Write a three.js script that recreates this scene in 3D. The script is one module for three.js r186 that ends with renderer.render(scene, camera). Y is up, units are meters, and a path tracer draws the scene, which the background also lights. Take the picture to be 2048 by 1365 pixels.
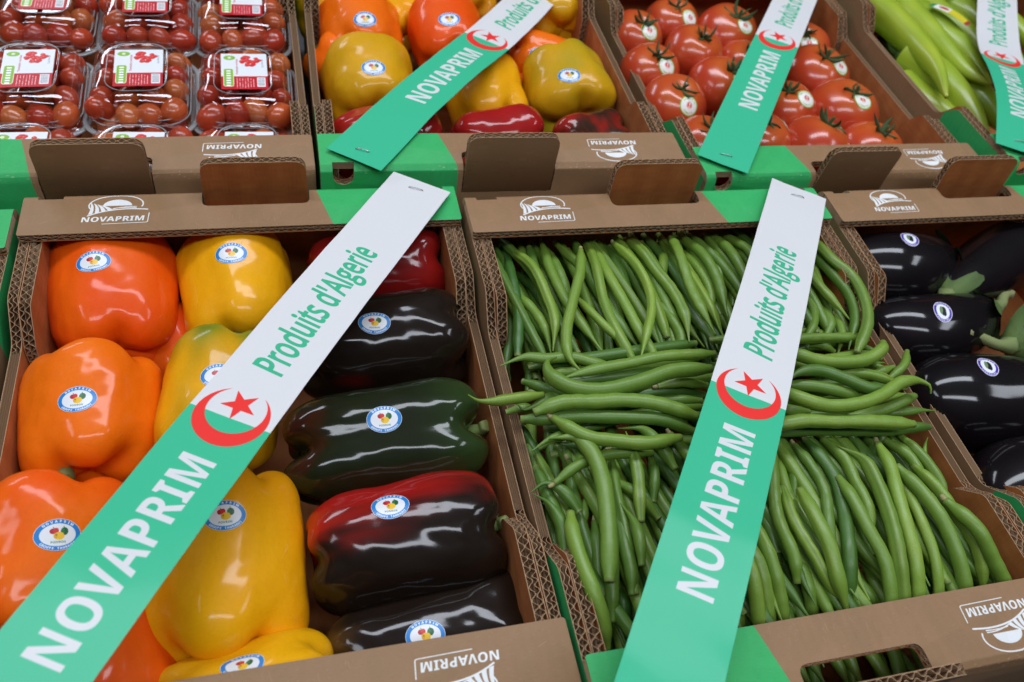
import * as THREE from 'three';
import { DecalGeometry } from 'three/addons/geometries/DecalGeometry.js';
import { RectAreaLightUniformsLib } from 'three/addons/lights/RectAreaLightUniformsLib.js';
import { ImprovedNoise } from 'three/addons/math/ImprovedNoise.js';
import { mergeGeometries, mergeVertices, toCreasedNormals } from 'three/addons/utils/BufferGeometryUtils.js';

// ------------------------------------------------------------------ camera, light, exposure
const scene = new THREE.Scene();
const camera = new THREE.PerspectiveCamera(45.07, 1024 / 682, 0.02, 30);
camera.position.set(-0.1367, 0.4177, 0.4355);
camera.rotation.set(-0.8619, -0.387, 0.2262, 'YXZ');
camera.focus = 0.53;
camera.filmGauge = 22.3;
camera.userData.fStop = 5.6;
scene.add(camera);
const renderer = new THREE.WebGLRenderer();
renderer.toneMapping = THREE.LinearToneMapping;
renderer.toneMappingExposure = 1.12;
renderer.shadowMap.enabled = true;
scene.background = new THREE.Color().setRGB(0.013, 0.0135, 0.0145);   // the dim hall around the stand

RectAreaLightUniformsLib.init();
const LAMP_COLOR = new THREE.Color().setRGB(0.93, 0.985, 1.09);
// a ceiling luminaire: housing, glowing diffuser and the light of the same size just in front of it
function lamp(label, [x, y, z], w, d, power, towards) {
  const g = new THREE.Group(); g.name = numbered('ceiling_lamp'); g.position.set(x, y, z); g.lookAt(...towards);
  g.userData = { label, category: 'lamp' };
  const housing = new THREE.Mesh(new THREE.BoxGeometry(w + 0.06, d + 0.06, 0.08), new THREE.MeshStandardMaterial({ color: 0xd8d8d4, roughness: 0.6 }));
  housing.name = 'housing'; housing.position.z = -0.05;
  const glow = new THREE.Mesh(new THREE.BoxGeometry(w, d, 0.008), new THREE.MeshStandardMaterial({ color: 0x111111, emissive: LAMP_COLOR, emissiveIntensity: 1 }));
  glow.name = 'glowing_diffuser'; glow.position.z = -0.004;
  const light = new THREE.RectAreaLight(LAMP_COLOR, power, w, d);
  light.name = 'lamp_light'; light.position.z = 0.012; light.rotation.y = Math.PI;   // shines along +z of the fitting
  g.add(housing, glow, light); scene.add(g);
}
const used = {};
function numbered(n) { const k = used[n] = (used[n] ?? -1) + 1; return k ? n + '_' + String(k).padStart(3, '0') : n; }
lamp('long ceiling lamp high above the near side of the crates', [-0.1, 2.1, 1.05], 2.4, 0.26, 9, [0.05, 0, 0]);
lamp('wide ceiling lamp high above the middle of the crates', [0.2, 2.15, -0.7], 2.6, 0.45, 9, [0.05, 0, 0]);
lamp('ceiling lamp far behind the crates on the left', [-2.2, 1.7, -3.8], 2.2, 0.5, 6, [-0.2, 0, -0.2]);
lamp('ceiling lamp high on the right of the crates', [2.0, 2.0, 0.5], 0.9, 0.3, 6, [0.05, 0, 0]);
lamp('ceiling lamp high on the left of the crates', [-1.9, 1.9, 0.2], 0.9, 0.3, 5, [0.05, 0, 0]);

// ------------------------------------------------------------------ helpers
function rng(seed) { let a = seed * 2654435761 >>> 0; return () => { a |= 0; a = a + 0x6D2B79F5 | 0; let t = Math.imul(a ^ a >>> 15, 1 | a); t = t + Math.imul(t ^ t >>> 7, 61 | t) ^ t; return ((t ^ t >>> 14) >>> 0) / 4294967296; }; }
const noiseGen = new ImprovedNoise();
const noise = (x, y, z) => noiseGen.noise(x + 31.7, y + 17.3, z + 5.9);
// noise that repeats over a 256-pixel tile, with n cells across it
const tiled = (x, y, n, z) => { const u = x / 256 * n, v = y / 256 * n, f = x / 256, g = y / 256; return noise(u, v, z) * (1 - f) * (1 - g) + noise(u - n, v, z) * f * (1 - g) + noise(u, v - n, z) * (1 - f) * g + noise(u - n, v - n, z) * f * g; };
const lerp = THREE.MathUtils.lerp, clamp = THREE.MathUtils.clamp;
const smooth = (a, b, x) => { const t = clamp((x - a) / (b - a), 0, 1); return t * t * (3 - 2 * t); };
const V = (x, y, z) => new THREE.Vector3(x, y, z);
const mix3 = (a, b, t) => [lerp(a[0], b[0], t), lerp(a[1], b[1], t), lerp(a[2], b[2], t)];
const linear = (r, g, b) => new THREE.Color().setRGB(r, g, b);
function tag(o, label, category, group) {
  if (label.split(/[\s-]+/).length > 16) console.log('long label:', label); o.userData.label = label; o.userData.category = category; if (group) o.userData.group = group; return o; }
function thing(name, label, category, pos = [0, 0, 0], group) {
  const g = new THREE.Group(); g.name = numbered(name); g.position.set(...pos); scene.add(g);
  return tag(g, label, category, group);
}
function mesh(name, geo, mat, parent) {
  const m = new THREE.Mesh(geo, mat); m.name = name; m.castShadow = m.receiveShadow = true;
  if (parent) parent.add(m);
  return m;
}
// a tube along a curve: radius(s, angle) and colour(s, angle), closed where the radius goes to nothing
function sweep(points, n, m, radius, colour, flat = 1) {
  const curve = new THREE.CatmullRomCurve3(points, false, 'centripetal');
  const frames = curve.computeFrenetFrames(n, false), len = curve.getLength();
  const pos = [], col = [], idx = [], uv = [];
  for (let i = 0; i <= n; i++) {
    const p = curve.getPointAt(i / n), N = frames.normals[i], B = frames.binormals[i];
    for (let j = 0; j < m; j++) {
      const a = j / m * Math.PI * 2, r = radius(i / n, a, len), q = p.clone().addScaledVector(N, Math.cos(a) * r).addScaledVector(B, Math.sin(a) * r * flat);
      pos.push(q.x, q.y, q.z); uv.push(i / n * len * 40, j / m);
      if (colour) col.push(...colour(i / n, a, len, q));
    }
  }
  for (let i = 0; i < n; i++) for (let j = 0; j < m; j++) {
    const a = i * m + j, b = i * m + (j + 1) % m, c = a + m, d = b + m;
    idx.push(a, b, c, b, d, c);
  }
  for (const [row, flip] of [[0, 1], [n, 0]]) {
    const c = pos.length / 3, p = curve.getPointAt(row / n); pos.push(p.x, p.y, p.z); uv.push(0, 0);
    if (colour) col.push(...colour(row / n, 0, len, p));
    for (let j = 0; j < m; j++) { const a = row * m + j, b = row * m + (j + 1) % m; flip ? idx.push(c, b, a) : idx.push(c, a, b); }
  }
  const g = new THREE.BufferGeometry();
  g.setAttribute('position', new THREE.Float32BufferAttribute(pos, 3)); g.setAttribute('uv', new THREE.Float32BufferAttribute(uv, 2));
  if (colour) g.setAttribute('color', new THREE.Float32BufferAttribute(col, 3));
  g.setIndex(idx); g.computeVertexNormals();
  return g;
}
// a closed skin over angle u and pole-to-pole v: shape(theta, phi) gives a point, colour(point, theta, phi) its pigment
function skin(nu, nv, shape, colour, ku = 8, kv = 4) {
  const pos = [], col = [], idx = [], uv = [], m = nu + 1;
  for (let i = 0; i <= nv; i++) for (let j = 0; j < m; j++) {
    const th = (j % nu) / nu * Math.PI * 2, ph = -Math.PI / 2 + Math.PI * i / nv, p = shape(th, ph);
    pos.push(p.x, p.y, p.z); col.push(...colour(p, th, ph)); uv.push(j / nu * ku, i / nv * kv);
  }
  for (let i = 0; i < nv; i++) for (let j = 0; j < nu; j++) {
    const a = i * m + j, b = a + 1, c = a + m, d = b + m;
    idx.push(a, c, b, b, c, d);
  }
  const g = new THREE.BufferGeometry();
  g.setAttribute('position', new THREE.Float32BufferAttribute(pos, 3)); g.setAttribute('uv', new THREE.Float32BufferAttribute(uv, 2)); g.setAttribute('color', new THREE.Float32BufferAttribute(col, 3));
  g.setIndex(idx);
  const w = mergeVertices(new THREE.BufferGeometry().setAttribute('position', g.attributes.position).setIndex(idx), 1e-7); w.computeVertexNormals();   // smooth normals across the seam and the poles
  const key = (p, i) => Math.round(p.getX(i) * 2e6) + ',' + Math.round(p.getY(i) * 2e6) + ',' + Math.round(p.getZ(i) * 2e6), at = new Map();
  for (let i = 0; i < w.attributes.position.count; i++) at.set(key(w.attributes.position, i), i);
  const N = new Float32Array(pos.length);
  g.computeVertexNormals();
  for (let i = 0; i < pos.length / 3; i++) { const k = at.get(key(g.attributes.position, i)), n = k === undefined ? g.attributes.normal : w.attributes.normal, q = k === undefined ? i : k; N[i * 3] = n.getX(q); N[i * 3 + 1] = n.getY(q); N[i * 3 + 2] = n.getZ(q); }
  g.setAttribute('normal', new THREE.BufferAttribute(N, 3));
  return g;
}
function canvas(w, h, draw) {
  const c = document.createElement('canvas'); c.width = w; c.height = h; draw(c.getContext('2d'), w, h);
  const t = new THREE.CanvasTexture(c); t.colorSpace = THREE.SRGBColorSpace; t.anisotropy = 8; return t;
}
const css = (r, g, b) => '#' + linear(r, g, b).getHexString();
function data(n, fn, srgb, rep) {
  const d = new Uint8Array(n * n * 4);
  for (let y = 0; y < n; y++) for (let x = 0; x < n; x++) { const c = fn(x, y); for (let k = 0; k < 3; k++) d[(y * n + x) * 4 + k] = clamp(Array.isArray(c) ? c[k] : c, 0, 255); d[(y * n + x) * 4 + 3] = 255; }
  const t = new THREE.DataTexture(d, n, n); t.magFilter = t.minFilter = THREE.LinearFilter; t.wrapS = t.wrapT = THREE.RepeatWrapping;
  if (srgb) t.colorSpace = THREE.SRGBColorSpace;
  if (rep) t.repeat.set(rep, rep);
  t.needsUpdate = true; return t;
}

// ------------------------------------------------------------------ cardboard: textures and materials
const BROWN = [0.29, 0.168, 0.084], GREEN = [0.036, 0.42, 0.12], WHITE = [0.82, 0.82, 0.8];
const W = 0.30, L = 0.3067, F = 0.0426, D = L + 2 * F, SHELF_Y = -0.132, T = 0.0062, RO = 0.0075;   // crate: width, opening, flange, depth, shelf height, board, fold radius
const SMAX = 0.16;                                                                           // printed length from the flange's inner edge down the end wall
// emblem and name as printed on the crates, drawn in a unit box (width 1, height about 0.75), y down
function emblem(c, ink) {
  c.strokeStyle = ink; c.fillStyle = ink; c.lineWidth = 0.022; c.lineCap = 'round';
  c.beginPath(); c.ellipse(0.5, 0.27, 0.40, 0.255, -0.05, Math.PI * 0.83, Math.PI * 2.10); c.stroke();
  c.beginPath(); c.ellipse(0.52, 0.30, 0.215, 0.17, 0, Math.PI, Math.PI * 2); c.closePath(); c.fill();           // sun
  for (let k = 0; k < 4; k++) {                                                                                 // furrows fanning out from the left
    const x0 = 0.115 + k * 0.05, y0 = 0.19 + k * 0.028, x1 = 0.10 + k * 0.095, y1 = 0.53 - k * 0.036;
    c.beginPath(); c.moveTo(x0, y0); c.quadraticCurveTo(x0 + 0.035 + k * 0.012, 0.33, x1, y1); c.lineTo(x1 + 0.062, y1 - 0.022); c.quadraticCurveTo(x0 + 0.085 + k * 0.016, 0.32, x0 + 0.012, y0 + 0.004); c.closePath(); c.fill();
  }
  c.lineWidth = 0.018;
  for (let k = 0; k < 2; k++) { c.beginPath(); c.moveTo(0.42 + k * 0.05, 0.40 - k * 0.03); c.quadraticCurveTo(0.62, 0.315 + k * 0.03, 0.80, 0.335 + k * 0.03); c.stroke(); }
  c.lineWidth = 0.026;
  c.beginPath(); c.moveTo(0.10, 0.56); c.quadraticCurveTo(0.45, 0.33, 0.97, 0.42); c.stroke();
  c.save(); c.translate(0.0, 0.72); c.transform(1, 0, -0.08, 1, 0, 0); c.scale(0.01, 0.01);
  c.font = 'bold 18px sans-serif'; const w = c.measureText('NOVAPRIM').width; c.scale(94 / w, 1.0); c.fillText('NOVAPRIM', 0, 0); c.restore();
  c.lineWidth = 0.014;
  c.beginPath(); c.moveTo(1.0, 0.52); c.lineTo(0.985, 0.755); c.quadraticCurveTo(0.98, 0.775, 0.955, 0.777); c.lineTo(0.32, 0.79); c.stroke();
}
const printTexture = canvas(1536, 820, (c, w, h) => {
  const px = w / W, Y = (s) => h - s * px * (h / px / SMAX) / 1;
  c.fillStyle = css(...BROWN); c.fillRect(0, 0, w, h);
  c.fillStyle = css(...GREEN);
  c.beginPath(); c.moveTo(0.685 * w, Y(0)); c.quadraticCurveTo(0.665 * w, Y(0.022), 0.65 * w, Y(F)); c.lineTo(0.64 * w, Y(SMAX)); c.lineTo(w, Y(SMAX)); c.lineTo(w, Y(0)); c.closePath(); c.fill();
  c.save(); c.translate(0.125 * w, Y(0.0378)); c.scale(0.0435 * px, 0.0372 * px); emblem(c, '#e9ecec'); c.restore();
  const r = rng(3);
  for (let i = 0; i < 9000; i++) { c.fillStyle = r() > 0.5 ? 'rgba(255,240,220,0.05)' : 'rgba(40,20,0,0.065)'; c.fillRect(r() * w, r() * h, 2 + r() * 10, 1.5); }   // paper fibres
  for (let i = 0; i < 240; i++) { c.fillStyle = r() > 0.5 ? 'rgba(255,236,214,0.010)' : 'rgba(30,14,0,0.012)'; c.beginPath(); c.ellipse(r() * w, r() * h, 20 + r() * 90, 8 + r() * 40, r() * 3, 0, 7); c.fill(); }   // uneven ink
  for (let i = 0; i < 70; i++) { c.strokeStyle = 'rgba(225,200,170,' + (0.08 + 0.2 * r()) + ')'; c.lineWidth = 0.6 + r(); c.beginPath(); const x = r() * w, y = r() * h; c.moveTo(x, y); c.lineTo(x + (r() - 0.5) * 90, y + (r() - 0.5) * 24); c.stroke(); }   // scratches
  for (let i = 0; i < 160; i++) { c.fillStyle = 'rgba(222,196,164,' + (0.15 + 0.35 * r()) + ')'; c.fillRect(r() * w, Y(F + (r() - 0.5) * 0.006), 2 + r() * 9, 1 + r() * 2.5); }   // ink worn off along the fold
  for (let i = 0; i < 26; i++) { c.strokeStyle = 'rgba(200,170,140,0.35)'; c.lineWidth = 1; c.beginPath(); const x = (0.36 + r() * 0.3) * w, y = Y(r() * 0.012); c.moveTo(x, y); c.lineTo(x + (r() - 0.5) * 14, y - r() * 26); c.stroke(); }   // cracked ink by the hand hole
});
const fluteBump = data(256, (x, y) => 128 + 60 * Math.sin(x / 256 * Math.PI * 2 * 8) + 30 * noise(x / 9, y / 60, 0), false);
const kraftTexture = data(256, (x, y) => {
  const f = noise(x / 3, y / 40, 1) * 7 + noise(x / 40, y / 11, 4) * 9 + noise(x / 1.7, y / 1.7, 8) * 5 + 4 * Math.sin(x / 256 * Math.PI * 2 * 4);
  return [168 + f, 100 + f, 48 + f * 0.8];
}, true);
const printMat = new THREE.MeshPhysicalMaterial({ map: printTexture, roughness: 0.55, specularIntensity: 0.6, bumpMap: (() => { const t = fluteBump.clone(); t.repeat.set(6, 1); t.needsUpdate = true; return t; })(), bumpScale: 0.00012 });
const kraftMat = new THREE.MeshStandardMaterial({ map: kraftTexture, roughness: 0.78, bumpMap: fluteBump, bumpScale: 0.00008, side: THREE.DoubleSide });
const coreMat = new THREE.MeshStandardMaterial({ color: linear(0.37, 0.235, 0.13), roughness: 0.95, side: THREE.DoubleSide });
const fluteMat = new THREE.MeshStandardMaterial({ color: linear(0.37, 0.235, 0.13), roughness: 0.9, side: THREE.DoubleSide });
const BOARD = [printMat, kraftMat, fluteMat, coreMat], PLAIN = [kraftMat, kraftMat, fluteMat, coreMat];

// triangles in four groups: printed liner, kraft liner, flutes, core
class Bins {
  constructor() { this.p = [[], [], [], []]; this.u = [[], [], [], []]; }
  tri(k, a, b, c, ua, ub, uc) { this.p[k].push(...a, ...b, ...c); this.u[k].push(...ua, ...ub, ...uc); }
  quad(k, a, b, c, d, ua = [0, 0], ub = ua, uc = ua, ud = ua) { this.tri(k, a, b, c, ua, ub, uc); this.tri(k, a, c, d, ua, uc, ud); }
  geometry(matrix, crease = 0.7) {
    const g = new THREE.BufferGeometry();
    g.setAttribute('position', new THREE.Float32BufferAttribute(this.p.flat(), 3)); g.setAttribute('uv', new THREE.Float32BufferAttribute(this.u.flat(), 2));
    if (matrix) g.applyMatrix4(matrix);
    let at = 0;
    const out = toCreasedNormals(g, crease);
    out.clearGroups();
    for (let k = 0; k < 4; k++) { const n = this.p[k].length / 3; if (n) out.addGroup(at, n, k); at += n; }
    return out;
  }
}
const ragged = rng(11);
// double-wall corrugated board: outline (counter-clockwise, n towards the printed side), cut edges with real flutes
function board(bins, outline, t, uv, wavy = () => true, seed = 1) {
  const n = outline.length, q = 0.00045, inset = 0.006;
  const tri = THREE.ShapeUtils.triangulateShape(outline.map((p) => new THREE.Vector2(...p)), []);
  const kuv = (a, b) => [a * 11, b * 11];
  const cap = (k, z, flip, f) => tri.forEach(([a, b, c]) => { const [A, B, C] = (flip ? [a, c, b] : [a, b, c]).map((i) => outline[i]); bins.tri(k, [...A, z], [...B, z], [...C, z], f(...A), f(...B), f(...C)); });
  cap(0, 0, false, uv); cap(1, -q, true, kuv); cap(1, -t + q, false, kuv); cap(1, -t, true, kuv);
  const nrm = (i) => { const a = outline[(i + n - 1) % n], b = outline[i], c = outline[(i + 1) % n]; let x = (b[1] - a[1]) / Math.hypot(b[0] - a[0], b[1] - a[1]) + (c[1] - b[1]) / Math.hypot(c[0] - b[0], c[1] - b[1]), y = -(b[0] - a[0]) / Math.hypot(b[0] - a[0], b[1] - a[1]) - (c[0] - b[0]) / Math.hypot(c[0] - b[0], c[1] - b[1]); const l = Math.hypot(x, y) || 1, k = Math.min(1.6, 2 / l) ; return [x / l * k, y / l * k]; };
  const r = rng(seed);
  let along = r() * 0.01;
  for (let i = 0; i < n; i++) {
    const a = outline[i], b = outline[(i + 1) % n], na = nrm(i), nb = nrm((i + 1) % n), len = Math.hypot(b[0] - a[0], b[1] - a[1]);
    const A = (z) => [...a, z], B = (z) => [...b, z], ai = [a[0] - na[0] * inset, a[1] - na[1] * inset], bi = [b[0] - nb[0] * inset, b[1] - nb[1] * inset];
    bins.quad(2, A(0), A(-q), B(-q), B(0)); bins.quad(2, A(-t + q), A(-t), B(-t), B(-t + q));                       // liner rims
    if (!wavy(a, b)) { for (let k = 0; k < 4; k++) { const za = lerp(-q, -t + q, k / 4), zb = lerp(-q, -t + q, (k + 1) / 4), zi = (za + zb) / 2, Ai = [lerp(a[0], ai[0], 0.25), lerp(a[1], ai[1], 0.25), zi], Bi = [lerp(b[0], bi[0], 0.25), lerp(b[1], bi[1], 0.25), zi]; bins.quad(2, A(za), Ai, Bi, B(za)); bins.quad(2, Ai, A(zb), B(zb), Bi); } along += len; continue; }
    bins.quad(3, [...ai, -q], [...ai, -t + q], [...bi, -t + q], [...bi, -q]);                                          // the core, set back
    const mid = -t * 0.47;
    bins.quad(2, [...a, mid], [...ai, mid], [...bi, mid], [...b, mid]);                                                // middle liner
    for (const [z0, z1, wave] of [[-q, mid, 0.0058], [mid, -t + q, 0.0071]]) {
      const steps = Math.max(2, Math.ceil(len / wave * 9)), c = (z0 + z1) / 2, amp = Math.abs(z1 - z0) / 2 - 0.0001;
      let prev = null;
      for (let k = 0; k <= steps; k++) {
        const f = k / steps, s = along + len * f, ph = s / wave * Math.PI * 2 + 2.1 * noise(s * 70, wave * 900, seed), z = c + amp * clamp(Math.sin(ph) * 1.15, -1, 1) * (1 - 0.75 * Math.max(0, noise(s * 45, 3, seed)));
        const P = [lerp(a[0], b[0], f), lerp(a[1], b[1], f), z], I = [lerp(ai[0], bi[0], f), lerp(ai[1], bi[1], f), z];
        if (prev) { bins.quad(2, prev[0], prev[1], I, P); const e = 0.00022; bins.quad(2, [prev[0][0], prev[0][1], prev[0][2] - e], [prev[0][0], prev[0][1], prev[0][2] + e], [P[0], P[1], P[2] + e], [P[0], P[1], P[2] - e]); }
        prev = [P, I];
      }
    }
    along += len;
  }
  return bins;
}
const frame = (a, b, origin) => { const A = V(...a), B = V(...b), N = A.clone().cross(B); return new THREE.Matrix4().makeBasis(A, B, N).setPosition(...origin); };
// round the corners of a polygon
function rounded(pts, radii) {
  const out = [];
  pts.forEach((p, i) => {
    const r = Array.isArray(radii) ? radii[i] : radii;
    if (!r) { out.push(p); return; }
    const a = pts[(i + pts.length - 1) % pts.length], b = pts[(i + 1) % pts.length];
    const da = [a[0] - p[0], a[1] - p[1]], db = [b[0] - p[0], b[1] - p[1]], la = Math.hypot(...da), lb = Math.hypot(...db), k = Math.min(r, la * 0.49, lb * 0.49);
    const A = [p[0] + da[0] / la * k, p[1] + da[1] / la * k], B = [p[0] + db[0] / lb * k, p[1] + db[1] / lb * k];
    for (let s = 0; s <= 5; s++) { const t = s / 5, u = 1 - t; out.push([A[0] * u * u + 2 * p[0] * u * t + B[0] * t * t, A[1] * u * u + 2 * p[1] * u * t + B[1] * t * t]); }
  });
  return out;
}

// ------------------------------------------------------------------ one crate
const TAB0 = -W / 2 + 0.385 * W, TAB1 = -W / 2 + 0.635 * W, NOTCH = 0.019, FB = F - RO;
function buildCrate(H, seed) {
  const crate = new THREE.Group();
  const halfTurn = (m, name) => { const c = mesh(name, m.geometry, m.material, crate); c.rotation.y = Math.PI; return c; };
  const both = (name, bins, matrix, mats) => { const m = mesh(name, bins.geometry(matrix), mats, crate); halfTurn(m, name); return m; };
  // top flange with the hand-hole notch at its fold
  const hw = W / 2, flange = rounded([[-hw, 0], [hw, 0], [hw, FB], [TAB1, FB], [TAB1, F - NOTCH], [TAB0, F - NOTCH], [TAB0, FB], [-hw, FB]], [0.002, 0.002, 0, 0, 0.007, 0.007, 0, 0]);
  both('top_flange', board(new Bins(), flange, T, (a, b) => [(a + hw) / W, b / SMAX], (a, b) => (a[1] < FB - 1e-6 || b[1] < FB - 1e-6) && !(Math.abs(a[0]) > hw - 1e-6 && Math.abs(b[0]) > hw - 1e-6), 5 + seed), frame([1, 0, 0], [0, 0, -1], [0, H, -D / 2 + F]), BOARD);
  // end wall with the rounded fold (left and right of the hand hole), notched for the tab and for the round holes at the corners
  const end = new Bins(), y0 = H - RO, hole = 0.008, hx = hw - 0.017;
  const arc = (cx, r, k) => Array.from({ length: 9 }, (_, i) => [cx + r * Math.cos(Math.PI * i / 8) * k, y0 - r * Math.sin(Math.PI * i / 8)]);
  const wall = [[-hw, 0], [hw, 0], [hw, y0], ...arc(hx, hole, 1), [-TAB0, y0], [-TAB0, H - 0.026], [-TAB1, H - 0.026], [-TAB1, y0], ...arc(-hx, hole, 1), [-hw, y0]];
  board(end, wall, T, (a, b) => [(-a + hw) / W, (FB + RO * Math.PI / 2 + y0 - b) / SMAX], (a, b) => Math.abs(a[1] - b[1]) > 1e-6 && a[1] > 0.05 && b[1] > 0.05 && Math.abs(a[0]) < hw - 1e-4, 6);
  for (const [xa, xb] of [[-hw, -hx - hole], [-hx + hole, -TAB1], [-TAB0, hx - hole], [hx + hole, hw]]) for (let i = 0; i < 8; i++) {
    const P = (x, k, r) => { const t = Math.PI / 2 * k / 8; return [x, y0 + Math.sin(t) * r, -RO + Math.cos(t) * r]; };
    const U = (x, k) => [(-x + hw) / W, (FB + RO * (Math.PI / 2) * (1 - k / 8)) / SMAX];
    end.quad(0, P(xa, i, RO), P(xb, i, RO), P(xb, i + 1, RO), P(xa, i + 1, RO), U(xa, i), U(xb, i), U(xb, i + 1), U(xa, i + 1));
    end.quad(1, P(xa, i, RO - T), P(xa, i + 1, RO - T), P(xb, i + 1, RO - T), P(xb, i, RO - T));
    for (const [x, s] of [[xa, -1], [xb, 1]]) s < 0 ? end.quad(2, P(x, i, RO - T), P(x, i, RO), P(x, i + 1, RO), P(x, i + 1, RO - T)) : end.quad(2, P(x, i, RO), P(x, i, RO - T), P(x, i + 1, RO - T), P(x, i + 1, RO));
  }
  both('end_wall', end, frame([-1, 0, 0], [0, 1, 0], [0, 0, -D / 2]), BOARD);
  // hand-hole tab standing up from the wall
  const tw = (TAB1 - TAB0) / 2 - 0.0012, th = 0.054;
  const tab = rounded([[-tw, 0], [tw, 0], [tw, th], [-tw, th]], [0, 0, 0.009, 0.009]);
  const tabGeo = board(new Bins(), tab, T, (a, b) => [0.3 + a, 0.5 + b], (a, b) => a[1] > 0.001 || b[1] > 0.001, 9 + seed).geometry(frame([-1, 0, 0], [0, 1, 0], [0, 0, 0]));
  for (const s of [-1, 1]) { const m = mesh('handle_tab', tabGeo, BOARD, crate); m.position.set(-s * (TAB0 + TAB1) / 2, H - 0.0255, s * D / 2); if (s > 0) m.rotation.y = Math.PI; }
  // side walls, lower along the middle
  const lo = H - 0.027, hi = H - T - 0.0006, zf = D / 2 - T - 0.0006;
  const side = rounded([[-zf, 0], [zf, 0], [zf, hi], [D / 2 - F - 0.050, hi], [D / 2 - F - 0.072, lo], [-D / 2 + F + 0.072, lo], [-D / 2 + F + 0.050, hi], [-zf, hi]], [0, 0, 0, 0.004, 0.006, 0.006, 0.004, 0]);
  both('side_wall', board(new Bins(), side, T, (a, b) => [1 - (D / 2 - a) / W, (F + H - b) / SMAX], (a, b) => a[1] > 0.01 && b[1] > 0.01 && !(a[1] < lo + 1e-4 && b[1] < lo + 1e-4), 14 + seed), frame([0, 0, -1], [0, 1, 0], [hw, 0, 0]), BOARD);
  // corner tabs inside, glued to the end walls
  const reach = zf - F - 0.050, tabTop = hi - 0.0004;
  const cornerR = rounded([[reach - 0.001, 0.004], [zf - 0.001, 0.004], [zf - 0.001, tabTop], [reach, tabTop], [reach - 0.018, tabTop - 0.022], [reach - 0.022, 0.03]], [0, 0, 0, 0.004, 0.004, 0.02]);
  both('corner_tab', board(new Bins(), cornerR, 0.0072, (a, b) => [a * 11, b * 11], (a, b) => a[1] > 0.01 && b[1] > 0.01, 21 + seed), frame([0, 0, -1], [0, 1, 0], [hw - T - 0.0006, 0, 0]), PLAIN);
  const cornerL = cornerR.map(([a, b]) => [-a, b]).reverse();
  both('corner_tab', board(new Bins(), cornerL, 0.0072, (a, b) => [a * 11, b * 11], (a, b) => a[1] > 0.01 && b[1] > 0.01, 22 + seed), frame([0, 0, 1], [0, 1, 0], [-hw + T + 0.0006, 0, 0]), PLAIN);
  const floor = new THREE.BoxGeometry(W - 2 * T - 0.001, 0.004, D - 2 * T - 0.001); floor.translate(0, 0.0025, 0);
  mesh('bottom_board', floor, kraftMat, crate);
  return crate;
}
// inner left edge, flange inner edge, height of the top, turn, tilt of far and near hand tabs
const CRATES = {
  peppers: [-0.3147, -0.0137, 0.0026, 0.002, 0.02, 0.05, 'open cardboard crate of large peppers in the near row, left of the green beans'],
  beans: [-0.0115, 0.0092, 0.0105, 0, -0.03, 0.12, 'open cardboard crate packed with green beans in the near row'],
  eggplants: [0.3052, 0.0045, 0.0019, 0.002, -0.08, 0, 'open cardboard crate of black eggplants in the near row, right of the beans'],
  leftmost: [-0.6215, -0.006, -0.001, 0, 0, 0, 'cardboard crate cut off at the left edge, left of the near crate of peppers'],
  cherry: [-0.4203, -0.1125 - L, 0.0058, 0.010, 0, 0.04, 'cardboard crate of cherry tomato punnets at the far left'],
  farPeppers: [-0.1131, -0.1052 - L, 0.012, -0.010, 0, 0.02, 'cardboard crate of orange and yellow peppers in the far row, between punnets and tomatoes'],
  tomatoes: [0.216, -0.1138 - L, -0.0117, 0, 0, 0.06, 'cardboard crate of round red tomatoes in the far row'],
  chillies: [0.5239, -0.1045 - L, 0.0058, 0, 0, 0, 'cardboard crate of long light green peppers at the far right'],
};
const crates = {};
for (const [key, [x, z, top, turn, tiltFar, tiltNear, label]] of Object.entries(CRATES)) {
  const H = top - SHELF_Y, c = crates[key] = buildCrate(H, Object.keys(crates).length * 31);
  c.name = numbered('cardboard_crate'); scene.add(c);
  c.userData = { label, category: 'crate', group: 'printed cardboard crates of produce' };
  c.position.set(x + W / 2, top - H, z + L / 2); c.rotation.y = turn;
  const tabs = c.children.filter((m) => m.name === 'handle_tab');
  tabs[0].rotation.x = tiltFar; tabs[1].rotation.x = 0; tabs[1].rotation.set(-tiltNear, Math.PI, 0, 'YXZ');
}
const table = mesh('display_shelf', new THREE.BoxGeometry(3, 0.04, 1.6), new THREE.MeshStandardMaterial({ color: linear(0.05, 0.05, 0.052), roughness: 0.7 }), scene);
table.position.set(0.2, -0.152, -0.05); table.userData.kind = 'structure';

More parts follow.
